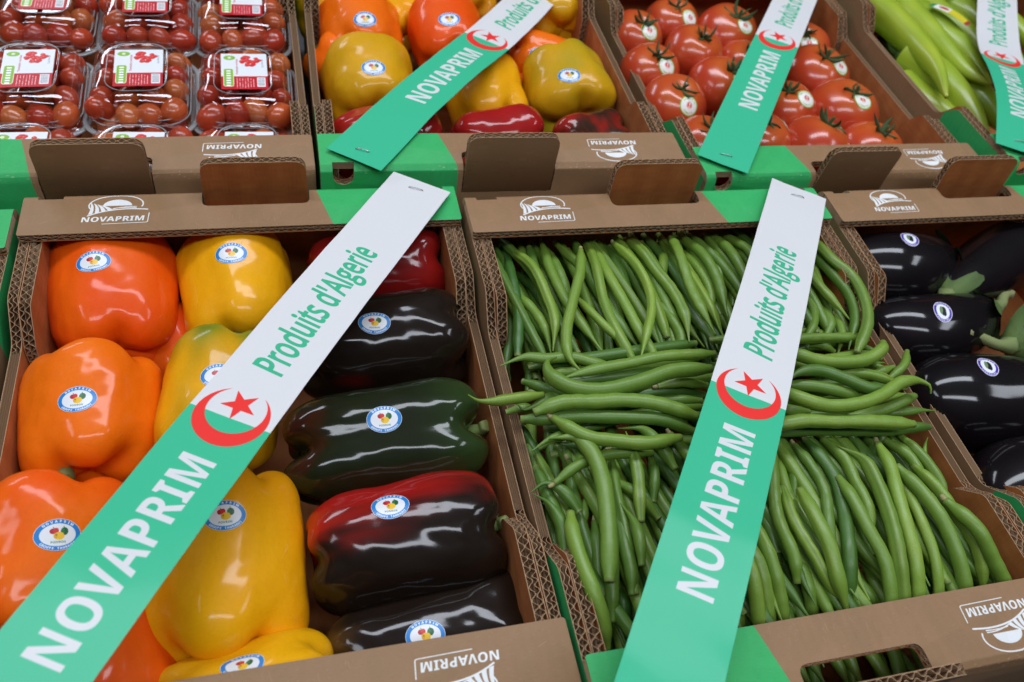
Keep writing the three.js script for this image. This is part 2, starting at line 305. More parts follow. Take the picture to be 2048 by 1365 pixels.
// ------------------------------------------------------------------ stickers
function arcText(c, text, cx, cy, rx, ry, from, to, size, flip) {
  c.font = `bold ${size}px sans-serif`; c.textAlign = 'center'; c.textBaseline = 'middle';
  [...text].forEach((ch, i) => {
    const t = lerp(from, to, text.length > 1 ? i / (text.length - 1) : 0.5), x = cx + Math.cos(t) * rx, y = cy + Math.sin(t) * ry;
    c.save(); c.translate(x, y); c.rotate(Math.atan2(Math.cos(t) * ry, -Math.sin(t) * rx) + (flip ? Math.PI : 0)); c.fillText(ch, 0, 0); c.restore();
  });
}
const blob = (c, fill, x, y, rx, ry) => { c.fillStyle = fill; c.beginPath(); c.ellipse(x, y, rx, ry, 0, 0, 7); c.fill(); };
const pepperSticker = canvas(360, 280, (c, w, h) => {
  c.clearRect(0, 0, w, h);
  blob(c, '#f2f4f6', w / 2, h / 2, w / 2 - 2, h / 2 - 2); blob(c, '#1f7fc8', w / 2, h / 2, w / 2 - 5, h / 2 - 5); blob(c, '#e6e9ec', w / 2, h / 2, w / 2 - 42, h / 2 - 42);
  blob(c, '#b3202a', 140, 108, 26, 24); blob(c, '#d23038', 162, 104, 22, 24); blob(c, '#24603a', 228, 112, 30, 34); blob(c, '#2f7a48', 216, 108, 12, 28);
  blob(c, '#f0c02a', 186, 150, 42, 34); blob(c, '#e0a81c', 160, 148, 16, 24); blob(c, '#5c8a30', 164, 142, 7, 7);
  c.strokeStyle = '#3c7a3a'; c.lineWidth = 6; c.beginPath(); c.moveTo(150, 86); c.lineTo(140, 70); c.moveTo(226, 80); c.lineTo(222, 66); c.stroke();
  c.fillStyle = '#3f7a52'; c.font = 'bold 26px sans-serif'; c.textAlign = 'center'; c.fillText('POIVRON', w / 2, 212);
  c.fillStyle = '#f4f6f8';
  arcText(c, 'NOVAPRIM', w / 2, h / 2, w / 2 - 23, h / 2 - 23, Math.PI * 1.26, Math.PI * 1.74, 31, false);
  arcText(c, 'GROUPE TAHRAOUI', w / 2, h / 2, w / 2 - 23, h / 2 - 23, Math.PI * 0.80, Math.PI * 0.20, 28, true);
});
const tomatoSticker = canvas(128, 128, (c) => {
  c.clearRect(0, 0, 128, 128);
  blob(c, '#8fb23c', 64, 64, 62, 62); blob(c, '#f1f1ea', 64, 64, 55, 55); blob(c, '#e08474', 64, 62, 19, 21); blob(c, '#d9483a', 58, 58, 9, 15); blob(c, '#f1f1ea', 66, 56, 4, 12); blob(c, '#cf4a3e', 74, 62, 6, 15); blob(c, '#f3c9bf', 64, 76, 12, 5);
  c.fillStyle = '#7fa238'; arcText(c, 'NOVAPRIM', 64, 64, 45, 45, Math.PI * 1.2, Math.PI * 1.8, 15, false); arcText(c, 'TOMATE', 64, 64, 45, 45, Math.PI * 0.72, Math.PI * 0.28, 15, true);
});
const eggplantSticker = canvas(160, 200, (c) => {
  c.clearRect(0, 0, 160, 200);
  blob(c, '#e8e8f0', 80, 100, 79, 99); blob(c, '#4a35a8', 80, 100, 74, 94); blob(c, '#eceff2', 80, 100, 56, 74); blob(c, '#1c1a24', 84, 96, 22, 44); blob(c, '#6f8a62', 66, 92, 14, 40); blob(c, '#20202a', 96, 116, 14, 26);
  c.fillStyle = '#ffffff'; arcText(c, 'NOVAPRIM', 80, 100, 65, 84, Math.PI * 1.2, Math.PI * 1.8, 18, false); arcText(c, 'AUBERGINE', 80, 100, 65, 84, Math.PI * 0.78, Math.PI * 0.22, 16, true);
});
const stickerMat = (map) => new THREE.MeshPhysicalMaterial({ map, alphaTest: 0.5, roughness: 0.35, polygonOffset: false });
const PEPPER_STICKER = stickerMat(pepperSticker), TOMATO_STICKER = stickerMat(tomatoSticker), EGGPLANT_STICKER = stickerMat(eggplantSticker);
const caster = new THREE.Raycaster();
// a paper sticker pressed on the skin of a fruit, straight below (or above) the point x, z
function sticker(root, body, x, z, w, h, mat, spin = 0, lean = [0, -1, 0]) {
  root.updateMatrixWorld(true);
  const dir = V(...lean).normalize();
  caster.set(V(x, 0, z).addScaledVector(dir, -0.3), dir);
  const hit = caster.intersectObject(body, false)[0];
  if (!hit) { console.log('no sticker on', root.name); return; }
  const n = hit.face.normal.clone().transformDirection(body.matrixWorld), up = V(Math.sin(spin), 0.35, -Math.cos(spin));
  const X = up.clone().cross(n).normalize(), Y = n.clone().cross(X), o = new THREE.Euler().setFromRotationMatrix(new THREE.Matrix4().makeBasis(X, Y, n));
  const g = new DecalGeometry(body, hit.point, o, V(w, h, 0.02)), N = g.attributes.normal, P = g.attributes.position;
  for (let i = 0; i < P.count; i++) P.setXYZ(i, P.getX(i) + N.getX(i) * 0.0003, P.getY(i) + N.getY(i) * 0.0003, P.getZ(i) + N.getZ(i) * 0.0003);
  g.applyMatrix4(root.matrixWorld.clone().invert());
  mesh('sticker', g, mat, root);
}

// ------------------------------------------------------------------ bell peppers
const peelBump = data(256, (x, y) => 128 + 62 * tiled(x, y, 11, 2) + 34 * tiled(x, y, 27, 7));
const pepperMat = new THREE.MeshPhysicalMaterial({ vertexColors: true, roughness: 0.5, specularIntensity: 0.4, clearcoat: 0.45, clearcoatRoughness: 0.135, ior: 1.45, bumpMap: peelBump, bumpScale: 0.00009 });
const scuffMap = data(512, (x, y) => { const a = noise(x / 26, y / 5, 3), b = noise(x / 6, y / 22, 8), c = noise(x / 4, y / 4, 13); const m = (a > 0.62 || b > 0.64) && c > 0.05 ? 0.8 : 1; const f = 250 + 5 * noise(x / 30, y / 30, 1); return [f * m, f * m * 0.97, f * m * 0.9]; }, true);
pepperMat.map = scuffMap;
const darkPepperMat = new THREE.MeshPhysicalMaterial({ vertexColors: true, roughness: 0.55, specularIntensity: 0.2, clearcoat: 0.8, clearcoatRoughness: 0.105, ior: 1.45, bumpMap: peelBump, bumpScale: 0.00011 });
const stalkMat = new THREE.MeshStandardMaterial({ vertexColors: true, roughness: 0.65 });
const C = { orange: [0.93, 0.185, 0.003], deep: [0.86, 0.092, 0.002], yellow: [0.90, 0.455, 0.003], olive: [0.66, 0.37, 0.006], green: [0.17, 0.24, 0.012], black: [0.011, 0.006, 0.0035], darkGreen: [0.011, 0.016, 0.005], red: [0.36, 0.008, 0.006] };
function stalk(len, r, seed) {
  const k = rng(seed), pts = [V(0, 0, 0), V(0.1 * len, len * 0.4, 0), V((k() - 0.5) * 0.5 * len, len * 0.75, (k() - 0.5) * 0.5 * len), V((k() - 0.5) * len, len, (k() - 0.5) * len)];
  return sweep(pts, 14, 10, (s, a) => r * (s < 0.12 ? 2.4 - 10 * s : s > 0.97 ? 0.9 : 1.05 - 0.25 * s + 0.25 * s * s) * (1 + 0.08 * Math.cos(5 * a)), (s, a) => mix3([0.10, 0.17, 0.03], [0.2, 0.24, 0.07], s + 0.2 * Math.sin(a * 3)));
}
// blocky fruit lying along +y (blossom end) with lobes, shoulders and a dimple at each end
function pepperSkin({ seed, w, len, lobes = 4, taper = 0.08, bow = 0, colours, flat = 0.96 }) {
  const r = rng(seed), groove = Array.from({ length: lobes }, (_, i) => (i + 0.15 * (r() - 0.5)) / lobes * Math.PI * 2 + seed), depth = groove.map(() => 0.6 + 0.8 * r()), bump = groove.map(() => (r() - 0.5) * 0.09);
  const shape = (th, ph) => {
    const c = Math.max(0, Math.cos(ph)), s = Math.sin(ph), ring = Math.pow(c, 0.52), a = Math.sign(s) * Math.pow(Math.abs(s), 0.78);
    let g = 0, lift = 0;
    groove.forEach((t, i) => { let d = Math.abs(((th - t) % (Math.PI * 2) + Math.PI * 3) % (Math.PI * 2) - Math.PI); g += depth[i] * Math.exp(-((d / 0.33) ** 2)); d = Math.abs(((th - t - Math.PI / lobes) % (Math.PI * 2) + Math.PI * 3) % (Math.PI * 2) - Math.PI); lift += bump[i] * Math.exp(-((d / 0.5) ** 2)); });
    const ends = 0.35 + 0.65 * smooth(0.25, 1, Math.abs(a));
    const x0 = Math.cos(th), z0 = Math.sin(th);
    const n = noise(x0 * 1.6 + seed * 3, a * 1.7, z0 * 1.6) * 0.05 + noise(x0 * 4 + seed, a * 5, z0 * 4) * 0.012 + noise(x0 * 9 + seed, a * 8, z0 * 9) * 0.0055;
    const R = w / 2 * ring * (1 - taper * a - 0.06 * Math.cos(a * 2.6)) * (1 - 0.135 * g * ends + n + lift);
    let y = len / 2 * a * (1 + lift * 0.9 * (a > 0 ? 1 : 0.4));
    y -= Math.sign(a) * (0.012 * Math.exp(-((ring / 0.34) ** 2)) + len * 0.075 * g * Math.exp(-(((ring - 0.55) / 0.35) ** 2))) * smooth(0.2, 0.9, Math.abs(a));
    return V(x0 * R + bow * (a * a - 0.4), y, z0 * R * flat);
  };
  return skin(112, 72, shape, (p, th, ph) => colours(p.x / w * 2, p.y / len * 2, p.z / w * 2, th));
}
const plain = (base, other, seed, amount = 0.5) => (x, y, z) => mix3(base, other, clamp(amount * (0.5 + 1.3 * noise(x * 1.5 + seed, y * 1.2, z * 1.5)) + 0.1 * noise(x * 9, y * 2, z * 9 + seed), 0, 1));
// pos: centre; dir: where the blossom end points; roll: about that axis
function pepper(label, pos, dir, roll, opt, group, mark) {
  const t = thing('bell_pepper', label, 'bell pepper', pos, group);
  const q = new THREE.Quaternion().setFromUnitVectors(V(0, 1, 0), V(...dir).normalize());
  t.quaternion.copy(q).multiply(new THREE.Quaternion().setFromAxisAngle(V(0, 1, 0), roll));
  const body = mesh('body', pepperSkin(opt), opt.dark ? darkPepperMat : pepperMat, t);
  const s = mesh('stem', stalk(opt.dark ? 0.013 : 0.02, 0.0042, opt.seed), stalkMat, t); s.rotation.x = Math.PI; s.position.y = -opt.len / 2 + 0.0115;
  if (mark) sticker(t, body, mark[0], mark[1], mark[4] ?? 0.0218, (mark[4] ?? 0.0218) * 0.78, PEPPER_STICKER, mark[2] ?? 0, mark[3]);
  return t;
}
const NP = 'peppers in the near crate', FP = 'peppers in the far crate', UNDER = 'covered partly by the near banner';
pepper('deep orange bell pepper in the far left corner of the near crate', [-0.264, -0.050, 0.003], [0.10, -0.08, 1], 0.4, { seed: 2, w: 0.094, len: 0.104, colours: plain(C.deep, C.orange, 2, 0.35) }, NP, [-0.269, 0.003, -0.15]);
pepper('orange bell pepper wedged under the far left corner pepper of the near crate', [-0.226, -0.086, 0.030], [0.5, -0.3, 0.8], 1.0, { seed: 3, w: 0.07, len: 0.085, colours: plain(C.deep, C.orange, 5, 0.4) }, NP);
pepper('bright yellow bell pepper under the far flange, middle column of the near crate', [-0.180, -0.048, 0.002], [0.06, -0.12, 1], 0.75, { seed: 5, w: 0.083, len: 0.100, lobes: 4, colours: plain(C.yellow, [0.88, 0.37, 0.003], 3, 0.4) }, NP, [-0.181, 0.000, 0]);
pepper('yellow bell pepper with green shoulders, half under the banner of the near crate', [-0.192, -0.045, 0.102], [-0.14, -0.12, 1], 0.2, { seed: 7, w: 0.082, len: 0.104, taper: -0.02, colours: (x, y, z, th) => mix3(mix3(C.yellow, C.olive, clamp(0.6 + noise(x * 2, y * 2, z * 2), 0, 1)), C.green, smooth(0.05, 0.95, -y + 0.55 * noise(x * 2.3, y * 0.8, z * 2.3 + 4) - 0.12)) }, NP, [-0.189, 0.106, 0]);
pepper('bright orange bell pepper, second from the far end along the near crate left wall', [-0.269, -0.046, 0.105], [0.02, -0.12, 1], 0.75, { seed: 8, w: 0.086, len: 0.090, colours: plain(C.orange, C.deep, 9, 0.15) }, NP, [-0.268, 0.116, 0]);
pepper('orange bell pepper at the left edge, its near side hidden by the green banner', [-0.281, -0.048, 0.199], [-0.02, -0.16, 1], 1.9, { seed: 12, w: 0.092, len: 0.094, colours: plain(C.orange, C.deep, 6, 0.75) }, NP, [-0.268, 0.204, 0]);
pepper('big golden yellow bell pepper between the banner and the dark peppers', [-0.187, -0.047, 0.217], [-0.04, -0.14, 1], 0.78, { seed: 14, w: 0.095, len: 0.116, taper: -0.04, colours: plain(C.yellow, [0.92, 0.38, 0.003], 8, 0.55) }, NP, [-0.184, 0.2085, 0]);
pepper('orange bell pepper at the bottom, under the green end of the near banner', [-0.247, -0.055, 0.270], [0.4, 0, 1], 0.1, { seed: 15, w: 0.078, len: 0.085, colours: plain(C.deep, C.orange, 1, 0.3) }, NP);
pepper('yellow bell pepper lying across, pressed against the near flange', [-0.178, -0.045, 0.303], [-1, 0, 0.1], 0.6, { seed: 17, w: 0.082, len: 0.100, colours: plain(C.yellow, C.olive, 4, 0.35) }, NP, [-0.177, 0.2865, 0.05]);
pepper('dark red bell pepper in the shade of the far flange, near crate right column', [-0.078, -0.047, -0.012], [-1, 0, 0.1], 0.3, { seed: 18, w: 0.078, len: 0.106, dark: 1, colours: plain([0.22, 0.006, 0.005], [0.34, 0.008, 0.006], 3, 0.5) }, NP);
pepper('brown black bell pepper beside the dark red one, its left half under the banner', [-0.083, -0.043, 0.065], [-1, 0.02, 0.06], 0.75, { seed: 21, w: 0.083, len: 0.126, dark: 1, flat: 1, colours: (x, y, z) => mix3(C.black, C.red, smooth(0.25, 0.9, -0.35 + 0.5 * y + 0.9 * noise(x * 2, y, z * 2))) }, NP, [-0.0895, 0.0735, 0.05]);
pepper('blackish green bell pepper in the middle of the near crate right column', [-0.090, -0.043, 0.148], [-1, 0, 0.05], 0.8, { seed: 23, w: 0.082, len: 0.132, dark: 1, colours: (x, y, z) => mix3(mix3(C.darkGreen, [0.022, 0.045, 0.010], smooth(0.2, 0.9, -y)), C.red, 0.5 * smooth(0.75, 1.35, y + 0.5 * noise(x * 2, y * 2, z * 2))) }, NP, [-0.092, 0.152, 0]);
pepper('dark bell pepper with red top and end, beside the big golden yellow pepper', [-0.086, -0.043, 0.219], [-1, -0.04, 0.04], 0.55, { seed: 26, w: 0.083, len: 0.120, dark: 1, lobes: 3, colours: (x, y, z, th) => mix3(C.black, mix3(C.red, [0.5, 0.02, 0.006], smooth(0.5, 1, y)), clamp(smooth(0.05, 0.75, Math.cos(th + 0.75) * 0.85 + 0.30 * y + 0.35 * noise(x * 3.5, y * 0.7, z * 3.5) + 0.15 * noise(x * 8, y * 2, z * 8) - 0.02), 0, 1)) }, NP, [-0.0955, 0.2115, 0]);
pepper('black bell pepper with brown end, lowest of the dark column at the near flange', [-0.077, -0.066, 0.278], [-1, 0, 0.12], 0.9, { seed: 29, w: 0.084, len: 0.126, dark: 1, colours: (x, y, z) => mix3(C.black, [0.11, 0.05, 0.01], 0.8 * smooth(0.55, 1.15, y + 0.3 * noise(x * 3, y, z * 3))) }, NP, [-0.084, 0.280, 0.05]);

pepper('large orange bell pepper at the left wall of the far pepper crate', [-0.058, -0.041, -0.338], [0.05, -0.1, 1], 0.3, { seed: 31, w: 0.088, len: 0.088, colours: plain(C.orange, C.deep, 7, 0.2) }, FP, [-0.057, -0.308, 0]);
pepper('orange bell pepper under the large orange one in the far pepper crate', [-0.074, -0.062, -0.300], [0.5, -0.2, 0.7], 0.3, { seed: 32, w: 0.07, len: 0.08, colours: plain(C.orange, C.deep, 2, 0.3) }, FP);
pepper('olive yellow bell pepper in the near left corner of the far pepper crate', [-0.059, -0.041, -0.247], [0.02, -0.2, 1], 0.8, { seed: 34, w: 0.092, len: 0.088, colours: plain(C.olive, C.yellow, 7, 0.4) }, FP, [-0.058, -0.225, 0]);
pepper('yellow bell pepper at the top edge, behind the large orange pepper on its left', [-0.086, -0.05, -0.405], [0, 0, 1], 0.3, { seed: 35, w: 0.075, len: 0.08, colours: plain(C.yellow, C.olive, 7, 0.3) }, FP);
pepper('bright yellow bell pepper between the two orange peppers at the back of the far crate', [-0.005, -0.052, -0.395], [0.1, 0, 1], 0.3, { seed: 36, w: 0.072, len: 0.08, colours: plain(C.yellow, C.orange, 3, 0.15) }, FP);
pepper('red orange bell pepper left of the banner at the back of the far pepper crate', [0.030, -0.040, -0.333], [0.05, -0.1, 1], 0.5, { seed: 38, w: 0.082, len: 0.086, colours: plain(C.deep, C.orange, 3, 0.25) }, FP, [0.026, -0.314, 0]);
pepper('golden bell pepper at the top edge behind the far banner', [0.055, -0.034, -0.392], [0, 0, 1], 0.5, { seed: 39, w: 0.08, len: 0.075, colours: plain([0.7, 0.28, 0.004], C.olive, 3, 0.4) }, FP, [0.046, -0.370, 0]);
pepper('light orange bell pepper right of the banner in the far pepper crate', [0.134, -0.052, -0.306], [1, -0.12, 0.25], 0.5, { seed: 41, w: 0.070, len: 0.088, lobes: 3, colours: plain(C.orange, C.deep, 5, 0.2) }, FP, [0.116, -0.285, 0]);
pepper('orange bell pepper tucked below the light orange one, right of the far banner', [0.106, -0.072, -0.292], [0, -0.2, 1], 0.2, { seed: 42, w: 0.07, len: 0.075, colours: plain(C.deep, C.orange, 5, 0.4) }, FP);
pepper('olive yellow bell pepper at the top edge, right of the far banner', [0.160, -0.038, -0.392], [0.1, -0.1, 1], 0.2, { seed: 43, w: 0.085, len: 0.09, colours: plain(C.olive, C.yellow, 8, 0.4) }, FP);
pepper('golden yellow bell pepper in the middle, partly under the far banner', [0.054, -0.052, -0.245], [0.1, -0.15, 1], 0.8, { seed: 45, w: 0.086, len: 0.092, colours: plain(C.yellow, [0.9, 0.36, 0.003], 8, 0.5) }, FP, null);
pepper('greenish yellow bell pepper in the near right corner of the far pepper crate', [0.136, -0.042, -0.243], [0.12, -0.15, 1], 0.7, { seed: 46, w: 0.096, len: 0.092, taper: -0.05, colours: plain(C.olive, [0.36, 0.33, 0.01], 8, 0.7) }, FP, [0.125, -0.216, 0.05]);
pepper('glossy red bell pepper at the near flange in the middle of the far pepper crate', [0.048, -0.046, -0.160], [-1, 0, 0.1], 0.3, { seed: 48, w: 0.078, len: 0.088, dark: 1, colours: plain([0.42, 0.01, 0.01], [0.2, 0.008, 0.006], 8, 0.4) }, FP);
pepper('red bell pepper with a dark brown top, right of the glossy red one', [0.138, -0.048, -0.154], [-1, 0, 0.1], 0.3, { seed: 49, w: 0.078, len: 0.075, dark: 1, colours: (x, y, z) => mix3([0.34, 0.012, 0.006], [0.03, 0.014, 0.007], smooth(-0.35, 0.35, 0.7 * noise(x * 1.2 + 3, y * 1.6, z * 1.2) + 0.25 * noise(x * 3, y * 9, z * 3) + 0.12)) }, FP);
pepper('dark red bell pepper at the near flange under the green end of the far banner', [-0.052, -0.042, -0.160], [-1, 0, 0.1], 0.3, { seed: 50, w: 0.078, len: 0.100, dark: 1, colours: plain([0.40, 0.012, 0.008], [0.25, 0.01, 0.006], 8, 0.4) }, FP);

// ------------------------------------------------------------------ green beans
const podMap = data(256, (x, y) => { const f = 236 + 16 * tiled(x, y, 20, 3) + 14 * tiled(x, y, 60, 9), d = tiled(x, y, 30, 5) > 0.46 ? 0.66 : 1; return [f * (d < 1 ? 0.86 : 1), f * d, f * d * 0.95]; }, true);
const beanMat = new THREE.MeshPhysicalMaterial({ vertexColors: true, map: podMap, roughness: 0.45, clearcoat: 0.15, clearcoatRoughness: 0.3, bumpMap: peelBump, bumpScale: 0.00012 });
const capMat = new THREE.MeshStandardMaterial({ color: linear(0.34, 0.30, 0.13), roughness: 0.9 });
const deepBeans = [];
function bean(label, group, pts, r, tone, tip, seed, fine = 1) {
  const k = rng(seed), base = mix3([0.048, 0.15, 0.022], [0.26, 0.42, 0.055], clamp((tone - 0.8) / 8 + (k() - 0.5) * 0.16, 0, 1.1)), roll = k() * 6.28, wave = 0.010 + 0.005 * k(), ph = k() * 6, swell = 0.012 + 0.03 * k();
  const t0 = tip === 1 || tip === 3, t1 = tip === 2 || tip === 3, flat = 0.86 + 0.1 * k();
  // the thing stands where its middle is
  const mid = pts[pts.length >> 1].clone(), local = pts.map((p) => p.clone().sub(mid));
  const ease = (d, tapered) => tapered ? 0.11 + 0.13 * smooth(0, 0.008, d) + 0.76 * smooth(0.005, 0.026, d) : d < 0.0008 ? 0.58 : 0.58 + 0.42 * smooth(0.0005, 0.013, d);
  const geo = sweep(local, Math.round(34 * fine) + 8, fine > 0.7 ? 18 : 10, (s, a, len) => {
    const x = s * len, e = Math.min(ease(x, t0), ease(len - x, t1));
    const d = Math.abs(((a - roll) % 6.2832 + 9.4248) % 6.2832 - 3.1416);
    return r * 0.84 * e * (1 + 0.05 * noise(x * 55, seed, 2) + swell * Math.sin(x / wave * 6.28 + ph + Math.sin(x * 130 + ph))) * (1 - 0.10 * Math.exp(-((d / 0.22) ** 2)) + 0.05 * Math.exp(-(((d - 0.55) / 0.3) ** 2)));
  }, (s, a, len, q) => {
    const d = Math.abs(((a - roll) % 6.2832 + 9.4248) % 6.2832 - 3.1416), m = noise(q.x * 60 + seed, q.y * 60, q.z * 60);
    let c = mix3(base, [base[0] * 1.5, base[1] * 1.18, base[2] * 1.3], clamp(0.35 * m + 0.35 * Math.exp(-(((d - 0.5) / 0.35) ** 2)), 0, 1));
    c = mix3(c, [base[0] * 0.42, base[1] * 0.52, base[2] * 0.5], 0.75 * Math.exp(-((d / 0.13) ** 2)));
    const x = s * len, y = len - x; if ((!t0 && x < 0.001) || (!t1 && y < 0.001)) c = [0.26, 0.33, 0.10];
    return c;
  }, flat);
  if (!group) { geo.translate(...mid.toArray()); deepBeans.push(geo); return; }
  const o = thing('green_bean', label, 'green bean', mid.toArray(), group);
  mesh('pod', geo, beanMat, o);
  if (fine > 0.7 && !t0 && k() < 0.4) {   // dry remains of the stalk at the blunt end
    const d = local[0].clone().sub(local[1]).normalize(), a = local[0].clone();
    mesh('stalk_end', sweep([a.clone().addScaledVector(d, -0.001), a.clone().addScaledVector(d, 0.002), a.clone().addScaledVector(d, 0.004).add(V(0.001 * (k() - 0.5), 0.0012, 0))], 5, 7, (s) => r * (s < 0.5 ? 0.34 : 0.52 - 0.3 * s)), capMat, o);
  }
  return o;
}
// each bean: height of its axis, radius (mm), tone, tapering end (1 first, 2 last), then x, z (mm) along it
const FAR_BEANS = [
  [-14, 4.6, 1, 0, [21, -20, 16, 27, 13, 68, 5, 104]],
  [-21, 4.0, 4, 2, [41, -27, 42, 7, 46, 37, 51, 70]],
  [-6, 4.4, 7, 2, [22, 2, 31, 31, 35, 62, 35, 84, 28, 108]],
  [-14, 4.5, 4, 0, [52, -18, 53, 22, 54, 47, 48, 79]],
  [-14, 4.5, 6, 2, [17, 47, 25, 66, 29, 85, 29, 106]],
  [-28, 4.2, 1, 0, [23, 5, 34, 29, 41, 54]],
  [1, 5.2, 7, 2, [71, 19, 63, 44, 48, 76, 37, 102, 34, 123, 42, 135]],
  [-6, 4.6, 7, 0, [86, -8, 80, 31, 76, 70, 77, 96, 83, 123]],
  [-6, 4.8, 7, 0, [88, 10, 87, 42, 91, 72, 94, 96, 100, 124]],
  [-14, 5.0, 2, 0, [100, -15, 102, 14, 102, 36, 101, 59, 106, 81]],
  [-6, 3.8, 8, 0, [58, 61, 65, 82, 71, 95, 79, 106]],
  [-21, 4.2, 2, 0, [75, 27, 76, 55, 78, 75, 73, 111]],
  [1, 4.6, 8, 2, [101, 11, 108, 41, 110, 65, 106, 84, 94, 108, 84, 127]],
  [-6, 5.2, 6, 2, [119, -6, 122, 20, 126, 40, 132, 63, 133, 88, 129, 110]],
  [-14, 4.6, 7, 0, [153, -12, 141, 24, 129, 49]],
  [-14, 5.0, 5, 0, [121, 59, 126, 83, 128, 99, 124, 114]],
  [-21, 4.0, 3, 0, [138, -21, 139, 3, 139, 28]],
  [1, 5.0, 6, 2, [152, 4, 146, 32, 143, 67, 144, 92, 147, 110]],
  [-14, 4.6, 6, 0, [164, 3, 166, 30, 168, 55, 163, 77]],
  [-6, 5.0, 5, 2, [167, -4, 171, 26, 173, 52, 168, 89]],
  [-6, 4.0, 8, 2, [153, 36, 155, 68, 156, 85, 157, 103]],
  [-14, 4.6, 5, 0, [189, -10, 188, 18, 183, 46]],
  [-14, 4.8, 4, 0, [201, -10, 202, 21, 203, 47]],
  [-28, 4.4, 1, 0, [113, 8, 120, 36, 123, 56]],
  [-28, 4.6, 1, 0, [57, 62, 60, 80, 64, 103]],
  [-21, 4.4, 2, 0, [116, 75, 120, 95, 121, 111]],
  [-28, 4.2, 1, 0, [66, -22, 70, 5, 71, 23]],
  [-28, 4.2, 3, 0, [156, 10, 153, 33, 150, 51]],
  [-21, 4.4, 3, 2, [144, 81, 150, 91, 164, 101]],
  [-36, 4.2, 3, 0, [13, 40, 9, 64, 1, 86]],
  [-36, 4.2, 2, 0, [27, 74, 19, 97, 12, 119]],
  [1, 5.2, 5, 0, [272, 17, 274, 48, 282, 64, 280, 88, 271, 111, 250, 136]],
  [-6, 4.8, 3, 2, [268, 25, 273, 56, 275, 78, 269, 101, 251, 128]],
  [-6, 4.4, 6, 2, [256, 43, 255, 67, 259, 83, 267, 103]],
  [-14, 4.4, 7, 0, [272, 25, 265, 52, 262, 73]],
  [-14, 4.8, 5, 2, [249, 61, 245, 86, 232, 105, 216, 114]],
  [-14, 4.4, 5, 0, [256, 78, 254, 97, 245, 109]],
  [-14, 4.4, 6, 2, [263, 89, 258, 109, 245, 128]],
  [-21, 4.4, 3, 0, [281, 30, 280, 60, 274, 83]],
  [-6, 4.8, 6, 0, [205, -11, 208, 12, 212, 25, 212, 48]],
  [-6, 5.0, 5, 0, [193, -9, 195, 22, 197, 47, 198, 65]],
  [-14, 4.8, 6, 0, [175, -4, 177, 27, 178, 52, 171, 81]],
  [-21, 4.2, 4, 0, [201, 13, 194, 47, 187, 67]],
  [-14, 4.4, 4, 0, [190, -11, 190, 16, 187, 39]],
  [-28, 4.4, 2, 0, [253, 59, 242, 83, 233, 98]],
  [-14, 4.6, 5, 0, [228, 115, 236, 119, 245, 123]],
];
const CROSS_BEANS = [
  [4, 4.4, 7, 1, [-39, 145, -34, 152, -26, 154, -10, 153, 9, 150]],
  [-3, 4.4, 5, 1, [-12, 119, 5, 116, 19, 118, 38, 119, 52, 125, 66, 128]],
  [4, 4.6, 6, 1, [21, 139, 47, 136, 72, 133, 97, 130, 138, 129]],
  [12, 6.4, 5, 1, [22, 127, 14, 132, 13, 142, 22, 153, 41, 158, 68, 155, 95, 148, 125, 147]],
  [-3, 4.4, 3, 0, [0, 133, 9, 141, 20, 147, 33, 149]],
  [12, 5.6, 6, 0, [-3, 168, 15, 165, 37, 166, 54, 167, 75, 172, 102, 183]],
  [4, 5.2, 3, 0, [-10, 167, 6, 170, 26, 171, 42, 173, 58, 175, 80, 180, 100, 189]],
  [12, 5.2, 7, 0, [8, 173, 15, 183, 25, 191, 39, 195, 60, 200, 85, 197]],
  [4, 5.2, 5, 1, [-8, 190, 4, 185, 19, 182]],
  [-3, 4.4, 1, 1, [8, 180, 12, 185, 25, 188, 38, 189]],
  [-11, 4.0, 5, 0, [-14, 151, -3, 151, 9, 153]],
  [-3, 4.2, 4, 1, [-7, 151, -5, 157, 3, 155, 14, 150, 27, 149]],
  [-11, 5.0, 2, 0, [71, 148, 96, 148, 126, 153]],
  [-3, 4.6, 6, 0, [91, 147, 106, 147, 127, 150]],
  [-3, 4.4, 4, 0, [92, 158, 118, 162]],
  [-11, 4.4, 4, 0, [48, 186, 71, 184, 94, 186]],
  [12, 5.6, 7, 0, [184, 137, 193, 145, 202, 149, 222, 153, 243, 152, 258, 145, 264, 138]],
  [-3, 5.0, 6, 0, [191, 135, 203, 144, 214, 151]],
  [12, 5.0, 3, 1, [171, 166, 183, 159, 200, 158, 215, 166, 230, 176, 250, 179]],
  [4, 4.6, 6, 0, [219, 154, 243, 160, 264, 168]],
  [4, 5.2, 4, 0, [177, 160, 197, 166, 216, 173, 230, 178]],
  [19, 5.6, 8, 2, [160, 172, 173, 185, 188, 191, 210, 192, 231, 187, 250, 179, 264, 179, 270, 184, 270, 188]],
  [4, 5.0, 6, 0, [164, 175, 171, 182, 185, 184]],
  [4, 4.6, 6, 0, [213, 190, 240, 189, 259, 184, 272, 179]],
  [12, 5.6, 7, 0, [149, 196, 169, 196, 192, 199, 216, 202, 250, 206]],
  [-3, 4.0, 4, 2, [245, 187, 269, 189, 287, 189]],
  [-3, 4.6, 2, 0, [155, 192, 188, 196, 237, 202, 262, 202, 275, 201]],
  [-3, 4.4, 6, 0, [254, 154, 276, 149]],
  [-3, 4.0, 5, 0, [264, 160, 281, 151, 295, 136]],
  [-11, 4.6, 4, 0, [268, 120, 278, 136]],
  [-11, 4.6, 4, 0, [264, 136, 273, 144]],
  [-3, 4.4, 6, 0, [220, 180, 244, 177, 271, 174]],
];
